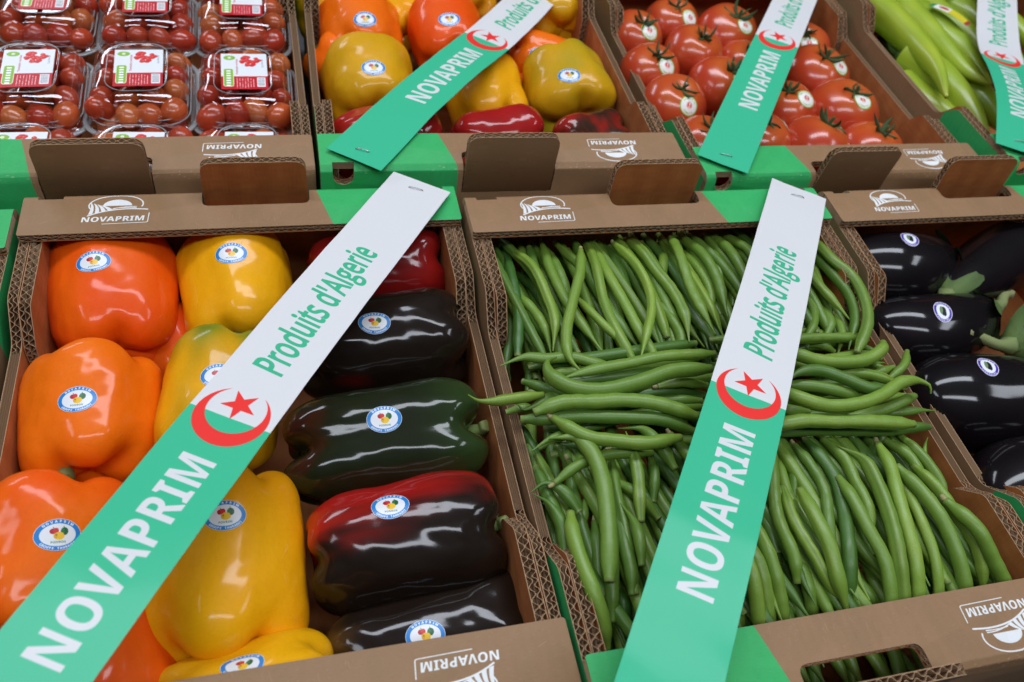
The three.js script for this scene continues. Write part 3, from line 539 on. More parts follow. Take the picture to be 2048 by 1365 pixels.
const NEAR_BEANS = [
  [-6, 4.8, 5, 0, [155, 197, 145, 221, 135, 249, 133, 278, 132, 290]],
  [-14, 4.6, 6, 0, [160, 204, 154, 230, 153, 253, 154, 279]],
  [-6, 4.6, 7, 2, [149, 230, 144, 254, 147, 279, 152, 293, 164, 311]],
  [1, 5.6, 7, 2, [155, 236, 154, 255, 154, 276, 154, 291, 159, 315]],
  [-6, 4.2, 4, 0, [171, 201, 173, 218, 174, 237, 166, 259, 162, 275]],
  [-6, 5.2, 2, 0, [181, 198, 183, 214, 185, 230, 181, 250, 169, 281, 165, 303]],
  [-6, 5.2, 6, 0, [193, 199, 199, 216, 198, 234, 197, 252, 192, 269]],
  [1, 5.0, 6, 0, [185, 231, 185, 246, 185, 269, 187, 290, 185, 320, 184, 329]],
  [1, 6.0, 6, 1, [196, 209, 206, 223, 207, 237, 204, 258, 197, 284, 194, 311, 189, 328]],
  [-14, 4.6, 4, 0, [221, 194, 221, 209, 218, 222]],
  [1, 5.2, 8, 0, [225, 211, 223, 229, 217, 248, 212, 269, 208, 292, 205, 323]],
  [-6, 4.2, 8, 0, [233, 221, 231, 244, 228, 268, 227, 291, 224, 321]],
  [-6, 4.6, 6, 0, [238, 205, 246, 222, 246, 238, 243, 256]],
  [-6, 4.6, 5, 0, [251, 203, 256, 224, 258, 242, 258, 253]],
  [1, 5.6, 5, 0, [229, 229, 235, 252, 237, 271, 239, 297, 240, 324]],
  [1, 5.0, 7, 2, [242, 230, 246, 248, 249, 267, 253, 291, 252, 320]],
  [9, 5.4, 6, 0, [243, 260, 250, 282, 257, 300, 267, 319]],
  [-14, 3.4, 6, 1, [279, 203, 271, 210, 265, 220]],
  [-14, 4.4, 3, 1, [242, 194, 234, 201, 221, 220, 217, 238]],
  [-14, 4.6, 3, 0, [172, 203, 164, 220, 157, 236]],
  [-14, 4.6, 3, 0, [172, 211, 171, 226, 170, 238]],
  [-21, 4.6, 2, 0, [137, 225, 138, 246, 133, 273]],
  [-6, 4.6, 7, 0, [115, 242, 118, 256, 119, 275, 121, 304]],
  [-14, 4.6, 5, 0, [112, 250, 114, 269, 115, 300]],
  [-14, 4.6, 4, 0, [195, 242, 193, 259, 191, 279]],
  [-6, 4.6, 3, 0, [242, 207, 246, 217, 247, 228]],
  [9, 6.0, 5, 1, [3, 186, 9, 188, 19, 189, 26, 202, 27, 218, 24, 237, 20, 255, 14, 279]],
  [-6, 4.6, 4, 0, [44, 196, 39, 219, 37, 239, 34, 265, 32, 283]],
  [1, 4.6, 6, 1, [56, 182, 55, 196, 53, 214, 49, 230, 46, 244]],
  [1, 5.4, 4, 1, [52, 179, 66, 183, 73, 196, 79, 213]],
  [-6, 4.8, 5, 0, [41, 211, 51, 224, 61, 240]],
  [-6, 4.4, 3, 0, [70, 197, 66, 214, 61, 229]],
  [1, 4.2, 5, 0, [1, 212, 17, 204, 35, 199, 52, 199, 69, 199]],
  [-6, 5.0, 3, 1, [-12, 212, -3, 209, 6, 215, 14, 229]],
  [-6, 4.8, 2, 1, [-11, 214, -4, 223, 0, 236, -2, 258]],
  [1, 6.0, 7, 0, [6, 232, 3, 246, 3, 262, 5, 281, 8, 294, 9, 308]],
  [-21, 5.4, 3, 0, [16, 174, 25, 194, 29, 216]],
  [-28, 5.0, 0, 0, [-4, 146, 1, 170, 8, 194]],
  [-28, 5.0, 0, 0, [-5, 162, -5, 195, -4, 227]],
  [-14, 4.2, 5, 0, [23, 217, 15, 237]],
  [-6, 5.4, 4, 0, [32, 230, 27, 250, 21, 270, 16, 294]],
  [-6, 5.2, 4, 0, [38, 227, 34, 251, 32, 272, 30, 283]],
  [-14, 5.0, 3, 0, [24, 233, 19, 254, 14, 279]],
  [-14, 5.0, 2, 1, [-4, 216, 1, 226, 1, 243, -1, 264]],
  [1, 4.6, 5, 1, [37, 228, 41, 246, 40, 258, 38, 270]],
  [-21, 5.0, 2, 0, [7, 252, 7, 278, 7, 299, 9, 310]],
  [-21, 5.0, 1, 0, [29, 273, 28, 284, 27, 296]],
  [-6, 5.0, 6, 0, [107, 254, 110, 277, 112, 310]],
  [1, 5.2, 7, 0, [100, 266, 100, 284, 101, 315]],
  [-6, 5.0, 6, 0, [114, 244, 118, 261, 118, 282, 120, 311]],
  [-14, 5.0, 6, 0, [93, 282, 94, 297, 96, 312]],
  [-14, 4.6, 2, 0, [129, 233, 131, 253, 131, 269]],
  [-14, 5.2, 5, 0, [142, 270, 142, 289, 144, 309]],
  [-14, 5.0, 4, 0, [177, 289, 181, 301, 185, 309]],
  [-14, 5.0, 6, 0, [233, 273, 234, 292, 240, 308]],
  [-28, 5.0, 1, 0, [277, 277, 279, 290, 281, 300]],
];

const BEAN_GROUPS = [
  [FAR_BEANS, 'from the left, upper far bundle', 'green beans of the far bundle', 0],
  [CROSS_BEANS, 'from the far side, upper crosswise bundle', 'green beans of the crosswise bundle', 1],
  [NEAR_BEANS, 'from the left, upper near bundle', 'green beans of the near bundle', 0],
];
const ORD = (n) => { const small = ['zeroth', 'first', 'second', 'third', 'fourth', 'fifth', 'sixth', 'seventh', 'eighth', 'ninth', 'tenth', 'eleventh', 'twelfth', 'thirteenth', 'fourteenth', 'fifteenth', 'sixteenth', 'seventeenth', 'eighteenth', 'nineteenth'], tens = ['', '', 'twent', 'thirt', 'fort', 'fift', 'sixt']; return n < 20 ? small[n] : n % 10 ? tens[Math.floor(n / 10)] + 'y-' + small[n % 10] : tens[n / 10] + 'ieth'; };
const SHADE = (t) => t <= 1 ? 'dark green' : t <= 3 ? 'deep green' : t <= 5 ? 'green' : t <= 6 ? 'fresh green' : 'pale green';
let beanSeed = 100;
const settle = (x, z, y) => y - 0.55 * Math.max(0, z - 0.283) - 0.35 * Math.max(0, 0.022 - z);   // the heap slopes down under both flanges
for (const [list, place, group, axis] of BEAN_GROUPS) {
  const at = (xz) => { const m = xz.length / 2 >> 1; return xz[2 * m + axis]; };
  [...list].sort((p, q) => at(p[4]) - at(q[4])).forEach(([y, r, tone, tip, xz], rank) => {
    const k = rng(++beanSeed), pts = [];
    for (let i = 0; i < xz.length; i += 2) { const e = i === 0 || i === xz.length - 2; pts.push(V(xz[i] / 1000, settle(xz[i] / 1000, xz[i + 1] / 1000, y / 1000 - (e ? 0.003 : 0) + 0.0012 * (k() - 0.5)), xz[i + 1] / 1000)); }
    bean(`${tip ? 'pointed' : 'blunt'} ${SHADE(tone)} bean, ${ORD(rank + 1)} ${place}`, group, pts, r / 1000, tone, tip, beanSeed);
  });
}
// the beans further down in the heap, seen through the gaps
function heap(count, label, group, place, seed) {
  const k = rng(seed);
  for (let i = 0; i < count; i++) {
    const [x, z, dir, len, y] = place(i / count, k), dx = Math.sin(dir) * len / 2, dz = Math.cos(dir) * len / 2, b = (k() - 0.5) * 0.014;
    const pts = [V(x - dx, y - 0.003, z - dz), V(x - dx * 0.35 + b * Math.cos(dir), y, z - dz * 0.35 - b * Math.sin(dir)), V(x + dx * 0.35 + b * Math.cos(dir), y, z + dz * 0.35 - b * Math.sin(dir)), V(x + dx, y - 0.003, z + dz)];
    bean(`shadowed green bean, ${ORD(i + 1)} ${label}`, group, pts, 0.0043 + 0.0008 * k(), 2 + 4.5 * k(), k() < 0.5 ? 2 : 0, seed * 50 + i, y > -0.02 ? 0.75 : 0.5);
  }
}
heap(18, 'from the left wall, just below the top, far bundle', 'second layer green beans of the far bundle', (f, k) => [0.014 + f * 0.255, 0.044 + 0.01 * k(), 0.14 + (k() - 0.5) * 0.2, 0.105 + 0.02 * k(), -0.0115 - 0.002 * k()], 117);
heap(20, 'from the left wall, just below the top, near bundle', 'second layer green beans of the near bundle', (f, k) => [0.014 + f * 0.255, 0.238 + 0.02 * k(), 0.2 + (k() - 0.5) * 0.2, 0.115 + 0.02 * k(), -0.0115 - 0.002 * k()], 127);
heap(24, 'from the left wall, second layer of the far bundle', 'second layer green beans of the far bundle', (f, k) => [0.012 + f * 0.26, 0.046 + 0.01 * k(), 0.12 + (k() - 0.5) * 0.3, 0.105 + 0.02 * k(), -0.0165 - 0.003 * k()], 77);
heap(26, 'from the left wall, second layer of the near bundle', 'second layer green beans of the near bundle', (f, k) => [0.012 + f * 0.26, 0.235 + 0.03 * k(), 0.16 + (k() - 0.5) * 0.3, 0.115 + 0.02 * k(), -0.0165 - 0.003 * k()], 87);
heap(14, 'of the second layer in the crosswise bundle, left half first', 'second layer green beans of the crosswise bundle', (f, k) => [f < 0.5 ? 0.075 + 0.02 * k() : 0.205 + 0.025 * k(), 0.112 + (f * 2 % 1) * 0.075, Math.PI / 2 + (k() - 0.5) * 0.16, 0.11 + 0.02 * k(), -0.007 - 0.003 * k()], 97);
heap(12, 'from the left, below the hand hole of the near flange', 'green beans under the near flange', (f, k) => [0.10 + f * 0.12, 0.312 + 0.01 * k(), 0.1 + (k() - 0.5) * 0.5, 0.07, -0.026 - 0.006 * k()], 107);
heap(34, '', '', (f, k) => [0.006 + f * 0.268, 0.048 + 0.012 * k(), (k() - 0.5) * 0.45, 0.10 + 0.02 * k(), -0.026 - 0.012 * k()], 7);
heap(26, '', '', (f, k) => [0.006 + f * 0.268, 0.050 + 0.012 * k(), (k() - 0.5) * 0.6, 0.10 + 0.02 * k(), -0.042 - 0.004 * k()], 17);
heap(20, '', '', (f, k) => [f < 0.5 ? 0.062 + 0.02 * k() : 0.205 + 0.025 * k(), 0.105 + (f * 2 % 1) * 0.085, Math.PI / 2 + (k() - 0.5) * 0.25, 0.11 + 0.02 * k(), -0.018 - 0.012 * k()], 27);
heap(22, '', '', (f, k) => [0.008 + f * 0.265, 0.195 + 0.03 * k(), (k() - 0.5) * 0.5 + 0.15, 0.11 + 0.02 * k(), -0.022 - 0.010 * k()], 57);
heap(18, '', '', (f, k) => [0.008 + f * 0.265, 0.185 + 0.03 * k(), (k() - 0.5) * 0.5 + 0.15, 0.11 + 0.02 * k(), -0.038 - 0.006 * k()], 67);
heap(36, '', '', (f, k) => [0.006 + f * 0.268, 0.245 + 0.03 * k(), (k() - 0.5) * 0.4 + 0.1, 0.12 + 0.02 * k(), -0.026 - 0.012 * k()], 37);
heap(30, '', '', (f, k) => [0.006 + f * 0.268, 0.262 + 0.05 * k(), (k() - 0.5) * 0.5 + 0.1, 0.11 + 0.02 * k(), -0.042 - 0.006 * k()], 47);

{
  const under = mesh('green_bean_underlayer', mergeGeometries(deepBeans), beanMat, scene);
  tag(under, 'shadowed mass of green beans deep under the upper layers of their crate', 'green beans'); under.userData.kind = 'stuff';
}

// ------------------------------------------------------------------ eggplants
const eggplantMat = new THREE.MeshPhysicalMaterial({ vertexColors: true, roughness: 0.55, specularIntensity: 0.2, clearcoat: 0.8, clearcoatRoughness: 0.10, ior: 1.5 });
const calyxMat = new THREE.MeshStandardMaterial({ vertexColors: true, roughness: 0.75, side: THREE.DoubleSide, bumpMap: peelBump, bumpScale: 0.0004 });
function eggplant(label, pos, dir, roll, len, w, seed, mark) {
  const t = thing('eggplant', label, 'eggplant', pos, 'eggplants in the near right crate');
  t.quaternion.setFromUnitVectors(V(0, 1, 0), V(...dir).normalize()).multiply(new THREE.Quaternion().setFromAxisAngle(V(0, 1, 0), roll));   // +y is the calyx end
  const bow = 0.012;
  const R = (a) => w / 2 * Math.pow(Math.max(0, 1 - Math.pow(Math.abs(a), a < 0 ? 2.3 : 2.1)), 0.5) * (1 - 0.16 * a);
  const body = mesh('body', skin(72, 60, (th, ph) => { const a = Math.sin(ph), r = R(a) * (1 + 0.02 * noise(Math.cos(th) + seed, a * 2, Math.sin(th))); return V(Math.cos(th) * r + bow * (a * a), a * len / 2, Math.sin(th) * r); },
    (p) => mix3([0.0025, 0.0016, 0.0024], [0.006, 0.0032, 0.0046], 0.5 + noise(p.x * 50, p.y * 30, p.z * 50))), eggplantMat, t);
  // calyx: a lobed cap that hugs the shoulder, with curled points, and a bent stalk
  const pos_ = [], col = [], idx = [], nu = 50, nv = 9, k = rng(seed);
  for (let i = 0; i <= nv; i++) for (let j = 0; j < nu; j++) {
    const th = j / nu * 6.2832, f = i / nv, lobe = Math.pow(0.5 + 0.5 * Math.cos(5 * th + 0.7 * Math.sin(th * 2 + seed)), 1.5), span = 0.10 + 0.34 * lobe * (0.8 + 0.4 * noise(th, seed, 1));
    const a = 1 - f * span, r = R(Math.min(a, 0.998)) + 0.0012 + 0.012 * f * f * f * lobe * 0.5;
    pos_.push(Math.cos(th) * r + bow * a * a, a * len / 2 + 0.002 * (1 - f), Math.sin(th) * r);
    col.push(...mix3([0.12, 0.19, 0.045], [0.07, 0.125, 0.03], f + 0.4 * noise(th * 3, f * 3, seed)));
  }
  for (let i = 0; i < nv; i++) for (let j = 0; j < nu; j++) { const a = i * nu + j, b = i * nu + (j + 1) % nu; idx.push(a, b, a + nu, b, b + nu, a + nu); }
  const g = new THREE.BufferGeometry(); g.setAttribute('position', new THREE.Float32BufferAttribute(pos_, 3)); g.setAttribute('color', new THREE.Float32BufferAttribute(col, 3)); g.setAttribute('uv', new THREE.Float32BufferAttribute(pos_.flatMap((v, i) => i % 3 === 2 ? [] : [v * 60]), 2)); g.setIndex(idx); g.computeVertexNormals();
  mesh('calyx', g, calyxMat, t);
  const s = [V(bow, len / 2 - 0.001, 0), V(bow + 0.003, len / 2 + 0.012, 0.003), V(bow + 0.010, len / 2 + 0.026, 0.012), V(bow + 0.012, len / 2 + 0.042, 0.02)];
  mesh('stalk', sweep(s, 18, 10, (q, a) => (q < 0.2 ? 0.0085 - 0.018 * q : q > 0.97 ? 0.0035 : 0.0049 - 0.0012 * q + (q > 0.88 ? 0.0008 : 0)) * (1 + 0.07 * Math.cos(5 * a)), (q) => mix3([0.17, 0.23, 0.07], [0.28, 0.28, 0.12], q)), calyxMat, t);
  if (mark) sticker(t, body, mark[0], mark[1], 0.0155, 0.021, EGGPLANT_STICKER, mark[2] ?? 0.5);
  return t;
}
eggplant('black eggplant in the far left corner of its crate, stalk end to the right', [0.372, -0.042, 0.026], [1, 0.03, -0.05], 1.2, 0.135, 0.072, 3, [0.366, 0.020, 0.5]);
eggplant('slim black eggplant running up to the right edge behind the others', [0.468, -0.044, 0.026], [-0.9, 0.0, 0.42], 0.2, 0.17, 0.062, 4, [0.505, -0.008, 0.6]);
eggplant('black eggplant second from the far wall, beside the crosswise beans', [0.366, -0.044, 0.095], [1, 0.05, -0.06], 2.2, 0.13, 0.068, 5, [0.353, 0.098, 0.5]);
eggplant('black eggplant third from the far wall, beside the bean tips', [0.372, -0.045, 0.166], [1, 0.08, 0.1], 3.0, 0.14, 0.080, 6, [0.354, 0.156, 0.5]);
eggplant('black eggplant nearest of those at the right edge, with scuffed skin', [0.372, -0.045, 0.238], [1, 0.0, -0.12], 4.0, 0.14, 0.076, 7);
eggplant('black eggplant at the right edge whose pale green stalk points left', [0.486, -0.030, 0.112], [-1, 0.12, 0.28], 2.6, 0.14, 0.07, 8);

// ------------------------------------------------------------------ round tomatoes
const tomatoMat = new THREE.MeshPhysicalMaterial({ vertexColors: true, roughness: 0.25, clearcoat: 0.5, clearcoatRoughness: 0.12, ior: 1.45 });
const leafMat = new THREE.MeshStandardMaterial({ vertexColors: true, roughness: 0.8, side: THREE.DoubleSide });
function tomatoSkin(seed) {
  return skin(56, 40, (th, ph) => { const c = Math.cos(ph), s = Math.sin(ph), lob = 1 + 0.025 * Math.cos(5 * th + seed) * (0.3 + 0.7 * smooth(0.2, 1, s)) + 0.03 * noise(Math.cos(th) * c + seed, s, Math.sin(th) * c), r = 1 * lob; return V(Math.cos(th) * c * r, s * 0.86 - 0.16 * Math.exp(-((c / 0.3) ** 2)) * (s > 0 ? 1 : 0.4), Math.sin(th) * c * r); },
    (p, th, ph) => mix3([0.50, 0.050, 0.016], [0.56, 0.11, 0.02], clamp(smooth(0.45, 1, Math.sin(ph)) * 0.8 + 0.5 * noise(p.x * 2 + seed, p.y * 2, p.z * 2), 0, 1)));
}
function calyx(seed) {   // five or six narrow sepals and a stub of stalk
  const k = rng(seed), parts = [], n = 5 + (k() > 0.5 ? 1 : 0), tone = () => mix3([0.025, 0.058, 0.014], [0.075, 0.12, 0.035], k());
  for (let i = 0; i < n; i++) {
    const a = i / n * 6.283 + (k() - 0.5) * 0.5, len = 0.34 + 0.34 * k(), rise = 0.05 + 0.5 * k(), side = (k() - 0.5) * 1.3, t = tone();
    const at = (f) => V(Math.cos(a + side * f * f) * len * f, 0.06 + rise * f * f - 0.05 * f, Math.sin(a + side * f * f) * len * f);
    parts.push(sweep([0, 0.25, 0.5, 0.75, 1].map(at), 8, 6, (s) => 0.003 + 0.075 * Math.sin(Math.PI * (0.12 + 0.88 * s)), () => t, 0.45));
  }
  const t = tone();
  parts.push(sweep([V(0, 0, 0), V(0.03, 0.18, 0.02), V(0.3 * (k() - 0.5), 0.36, 0.3 * (k() - 0.5))], 6, 7, (s) => 0.075 - 0.025 * s, () => t));
  const g = mergeGeometries(parts); return g;
}
const tomatoKinds = [11, 12, 13, 14].map((s) => [tomatoSkin(s), calyx(s)]);
const TG = 'round tomatoes in the far crate';
//           x      y      z      radius  lean x  lean z  sticker dx, dz (radii) or 0      label
[
  [0.251, -0.050, -0.360, 0.030, 0.1, 0.3, 0.2, 0.6, 'round tomato against the left wall, second from the back of the tomato crate'],
  [0.306, -0.050, -0.392, 0.033, 0.0, 0.2, 0.35, 0.6, 'round red tomato farthest back, left of the tomato crate banner'],
  [0.310, -0.050, -0.327, 0.034, 0.1, 0.25, 0, 0, 'round tomato with no sticker in the middle of the left cluster'],
  [0.370, -0.050, -0.371, 0.036, 0.15, 0.2, 0.2, 0.55, 'orange red tomato with a sticker just left of the tomato banner at the back'],
  [0.245, -0.050, -0.291, 0.032, 0.05, 0.2, 0.25, 0.6, 'round tomato in the middle along the left wall of the tomato crate'],
  [0.251, -0.050, -0.231, 0.034, 0.05, 0.25, 0.1, 0.75, 'round tomato in the near left corner with long dark sepals'],
  [0.317, -0.050, -0.262, 0.035, 0.15, 0.2, 0.25, 0.6, 'round tomato whose sticker is half hidden by the tomato banner'],
  [0.368, -0.056, -0.311, 0.033, 0.0, 0.1, 0, 0, 'round tomato under the tomato banner near the back'],
  [0.447, -0.050, -0.287, 0.036, 0.05, 0.15, 0.35, 0.5, 'round tomato along the right wall, right of the tomato banner'],
  [0.444, -0.050, -0.217, 0.038, 0.05, 0.1, 0.1, 0.45, 'largest round tomato in the near right corner of its crate'],
  [0.377, -0.050, -0.222, 0.034, -0.2, 0.0, 0.25, 0.45, 'round tomato with a sticker touching the near right side of the banner'],
  [0.381, -0.050, -0.157, 0.036, 0.3, -0.2, 0.75, -0.1, 'round tomato behind the near flange in the middle, sepals upright'],
  [0.446, -0.052, -0.152, 0.035, 0.1, 0, 0, 0, 'round tomato behind the near flange at the right'],
  [0.322, -0.052, -0.170, 0.034, 0.1, 0.1, 0.85, -0.1, 'round tomato under the green end of the tomato banner'],
  [0.462, -0.056, -0.352, 0.033, -0.2, 0.2, -0.2, 0.6, 'round tomato at the back right, peeping out beside the banner'],
  [0.262, -0.056, -0.168, 0.034, 0.1, 0.1, 0, 0, 'round tomato behind the near flange at the far left corner'],
].forEach(([x, y, z, r, lx, lz, sx, sz, label], i) => {
  const t = thing('tomato', label, 'tomato', [x, y, z], TG), [g, c] = tomatoKinds[i % 4];
  t.rotation.set(lz, i * 1.7, -lx, 'ZXY'); t.scale.set(r * (1.03 + 0.05 * Math.sin(i * 5)), r * (1.02 + 0.05 * Math.sin(i * 3 + 1)), r * (1.03 + 0.05 * Math.cos(i * 4)));
  const body = mesh('body', g, tomatoMat, t); const k = mesh('calyx', c, leafMat, t); k.position.y = 0.68; k.scale.set(0.86, 0.8, 0.86); k.rotation.y = i;
  if (sx || sz) sticker(t, body, x + sx * r, z + sz * r, 0.021, 0.021, TOMATO_STICKER, 0.2, [0, -1, -0.45 * 0 - 0.0]);
});
// tomatoes of the layer below, seen in the gaps
for (let i = 0; i < 12; i++) {
  const t = thing('tomato', `lower layer tomato, ${['first', 'second', 'third', 'last'][i % 4]} from the left in the ${['far', 'middle', 'near'][i >> 2]} rank of its crate`, 'tomato', [0.262 + (i % 4) * 0.063, -0.098, -0.375 + (i >> 2) * 0.085], 'round tomatoes of the lower layer');
  t.scale.setScalar(0.034); t.rotation.y = i * 2.1;
  mesh('body', tomatoKinds[i % 4][0], tomatoMat, t);
}

// ------------------------------------------------------------------ long light green peppers
const chilliMat = new THREE.MeshPhysicalMaterial({ vertexColors: true, roughness: 0.36, clearcoat: 0.3, clearcoatRoughness: 0.2 });
function chilli(label, pts, r, seed, tone = 0.5) {
  const mid = V(...pts[pts.length >> 1]), k = rng(seed), t = thing('long_green_pepper', label, 'green pepper', mid.toArray(), 'long peppers in the far right crate');
  const ph = k() * 6;
  const g = sweep(pts.map((p) => V(...p).sub(mid)), 60, 26, (s, a, len) => r * Math.min(1, Math.pow(s / 0.05, 0.5)) * (0.10 + 0.90 * Math.pow(1 - Math.pow(s, 1.9), 0.9)) * (1 + 0.05 * Math.cos(3 * a + ph + s * 2) * (1 - s) + 0.06 * noise(s * 7, Math.cos(a) + seed, Math.sin(a))),
    (s, a, len, q) => mix3(mix3([0.22, 0.36, 0.022], [0.40, 0.50, 0.035], clamp(tone + 0.6 * noise(q.x * 25 + seed, q.y * 25, q.z * 25) + 0.1 * Math.cos(3 * a), 0, 1)), [0.5, 0.5, 0.06], smooth(0.85, 1, s) * 0.5), 0.88);
  mesh('body', g, chilliMat, t);
  const a = V(...pts[0]).sub(mid), d = a.clone().sub(V(...pts[1]).sub(mid)).normalize();
  mesh('stalk', sweep([a.clone().addScaledVector(d, -0.004), a.clone().addScaledVector(d, 0.004), a.clone().addScaledVector(d, 0.016), a.clone().addScaledVector(d, 0.03).add(V(0.004, 0.006, 0))], 12, 9, (s) => s < 0.3 ? r * (0.72 - 1.6 * s) : 0.0042, () => [0.06, 0.12, 0.025]), stalkMat, t);
  return t;
}
chilli('long light green pepper nearest the left wall, its tip hooked over', [[0.556, -0.030, -0.44], [0.572, -0.022, -0.377], [0.576, -0.020, -0.301], [0.570, -0.018, -0.250], [0.553, -0.020, -0.203]], 0.0215, 61, 0.65);
chilli('long light green pepper second from the left wall, tip reaching the far right banner', [[0.594, -0.028, -0.45], [0.608, -0.022, -0.379], [0.612, -0.022, -0.302], [0.616, -0.022, -0.251], [0.627, -0.020, -0.226]], 0.021, 62, 0.6);
chilli('light green pepper lying deeper along the left wall', [[0.545, -0.058, -0.40], [0.540, -0.055, -0.340], [0.541, -0.055, -0.285], [0.548, -0.055, -0.235], [0.56, -0.06, -0.19]], 0.022, 63, 0.35);
chilli('pale pepper lying slantwise in the near left corner behind the flange', [[0.560, -0.052, -0.285], [0.562, -0.050, -0.250], [0.572, -0.048, -0.215], [0.590, -0.050, -0.180], [0.612, -0.058, -0.150]], 0.019, 64, 0.75);
chilli('light green pepper reaching the near flange beside the far right banner', [[0.575, -0.040, -0.315], [0.588, -0.036, -0.262], [0.592, -0.036, -0.205], [0.590, -0.042, -0.150]], 0.024, 65, 0.6);
chilli('light green pepper third from the left wall, under the yellow tag', [[0.628, -0.034, -0.42], [0.642, -0.030, -0.360], [0.650, -0.030, -0.315], [0.648, -0.032, -0.245]], 0.021, 66, 0.5);
chilli('light green pepper fourth from the left wall at the back', [[0.655, -0.034, -0.435], [0.668, -0.030, -0.375], [0.680, -0.030, -0.315], [0.684, -0.034, -0.25]], 0.020, 67, 0.45);
chilli('light green pepper at the top right, left of the banner', [[0.690, -0.034, -0.44], [0.708, -0.030, -0.395], [0.722, -0.030, -0.345], [0.728, -0.034, -0.28]], 0.021, 68, 0.5);
chilli('light green pepper at the top right edge behind the banner', [[0.735, -0.034, -0.45], [0.752, -0.030, -0.405], [0.766, -0.030, -0.355], [0.772, -0.034, -0.3]], 0.021, 69, 0.5);
chilli('light green pepper under the green end of the far right banner', [[0.640, -0.045, -0.30], [0.634, -0.045, -0.25], [0.640, -0.045, -0.19], [0.65, -0.05, -0.15]], 0.022, 70, 0.5);
chilli('light green pepper of the lower layer, in the gap left of the middle', [[0.57, -0.078, -0.40], [0.575, -0.075, -0.33], [0.573, -0.075, -0.26], [0.56, -0.078, -0.2]], 0.022, 71, 0.3);
chilli('light green pepper of the lower layer, deep in the right half', [[0.63, -0.07, -0.42], [0.635, -0.07, -0.34], [0.63, -0.07, -0.26], [0.62, -0.075, -0.18]], 0.022, 72, 0.3);
// the paper tag lying on the long peppers
{
  const tagTex = canvas(256, 96, (c, w, h) => { c.fillStyle = '#d8c92e'; c.fillRect(0, 0, w, h); c.fillStyle = '#e9ebe6'; c.fillRect(0, 0, 120, h); c.fillStyle = '#c43a30'; c.beginPath(); c.ellipse(80, 40, 34, 24, 0.3, 0, 7); c.fill(); c.fillStyle = '#2f8a50'; c.fillRect(0, 0, 26, h); c.fillStyle = '#a33'; c.fillRect(232, 0, 24, h); });
  const g = new THREE.PlaneGeometry(0.052, 0.014, 24, 4), P = g.attributes.position;
  for (let i = 0; i < P.count; i++) { const x = P.getX(i); P.setXYZ(i, x, P.getY(i) * (1 - (x / 0.034) ** 4 * 0.5), 0.002 * Math.cos(x * 90)); }
  g.rotateX(-Math.PI / 2); g.computeVertexNormals();
  const m = mesh('paper_tag', g, new THREE.MeshStandardMaterial({ map: tagTex, roughness: 0.5, side: THREE.DoubleSide }), scene);
  m.position.set(0.643, -0.005, -0.352); m.rotation.y = -1.05;
  tag(m, 'narrow yellow and white paper tag lying on the long green peppers', 'tag');
}

// ------------------------------------------------------------------ cherry tomato punnets
const petMat = new THREE.MeshPhysicalMaterial({ color: linear(0.95, 0.96, 0.96), transmission: 1, thickness: 0, roughness: 0.045, ior: 1.78, side: THREE.DoubleSide });
const punnetLabel = canvas(512, 512, (c, w, h) => {
  c.fillStyle = '#e9ecef'; c.fillRect(0, 0, w, h); c.fillStyle = '#c41322'; c.fillRect(0, 330, w, h - 330);
  blob(c, '#8cbc3c', 95, 60, 66, 34); blob(c, '#dfe8c8', 95, 58, 20, 16);
  const r = rng(5); for (let i = 0; i < 34; i++) { const a = r() * 6.28, d = Math.sqrt(r()) * 92, x = 325 + Math.cos(a) * d * 1.15, y = 105 + Math.sin(a) * d * 0.8; blob(c, '#b51c22', x, y, 26, 19); blob(c, '#e2322e', x - 2, y - 2, 23, 16); blob(c, '#f6a090', x - 7, y - 6, 6, 4); }
  c.fillStyle = '#8cbc3c'; c.beginPath(); c.roundRect(28, 220, 108, 250, 24); c.fill(); c.lineWidth = 7; c.strokeStyle = '#e9f2d8'; c.stroke();
  const up = (t, x, y, s, f) => { c.save(); c.translate(x, y); c.rotate(-Math.PI / 2); c.fillStyle = f; c.font = `bold ${s}px sans-serif`; c.fillText(t, 0, 0); c.restore(); };
  up('Tomate cerise', 186, 306, 34, '#b8202a');
  c.save(); c.translate(470, 200); c.rotate(-Math.PI / 2); c.fillStyle = '#3a3f48'; c.font = '30px serif'; c.fillText('La Perle', 0, 0); c.restore();
  c.fillStyle = '#f2d6d6'; for (let k = 0; k < 7; k++) for (let y = 352; y < 492; y += 6) if (r() > 0.3) c.fillRect(168 + k * 30 + r() * 3, y, 9, 5);
  c.fillStyle = '#ffffff'; for (let y = 244; y < 450; y += 34) c.fillRect(58, y, 48, 18);
  c.fillStyle = '#eef0f2'; c.fillRect(392, 346, 92, 132); c.fillStyle = '#20242a'; for (let y = 356; y < 466; y += 4 + r() * 7) c.fillRect(402, y, 72, 1.5 + r() * 4);
});
const punnetLabelMat = new THREE.MeshPhysicalMaterial({ map: punnetLabel, roughness: 0.4 });
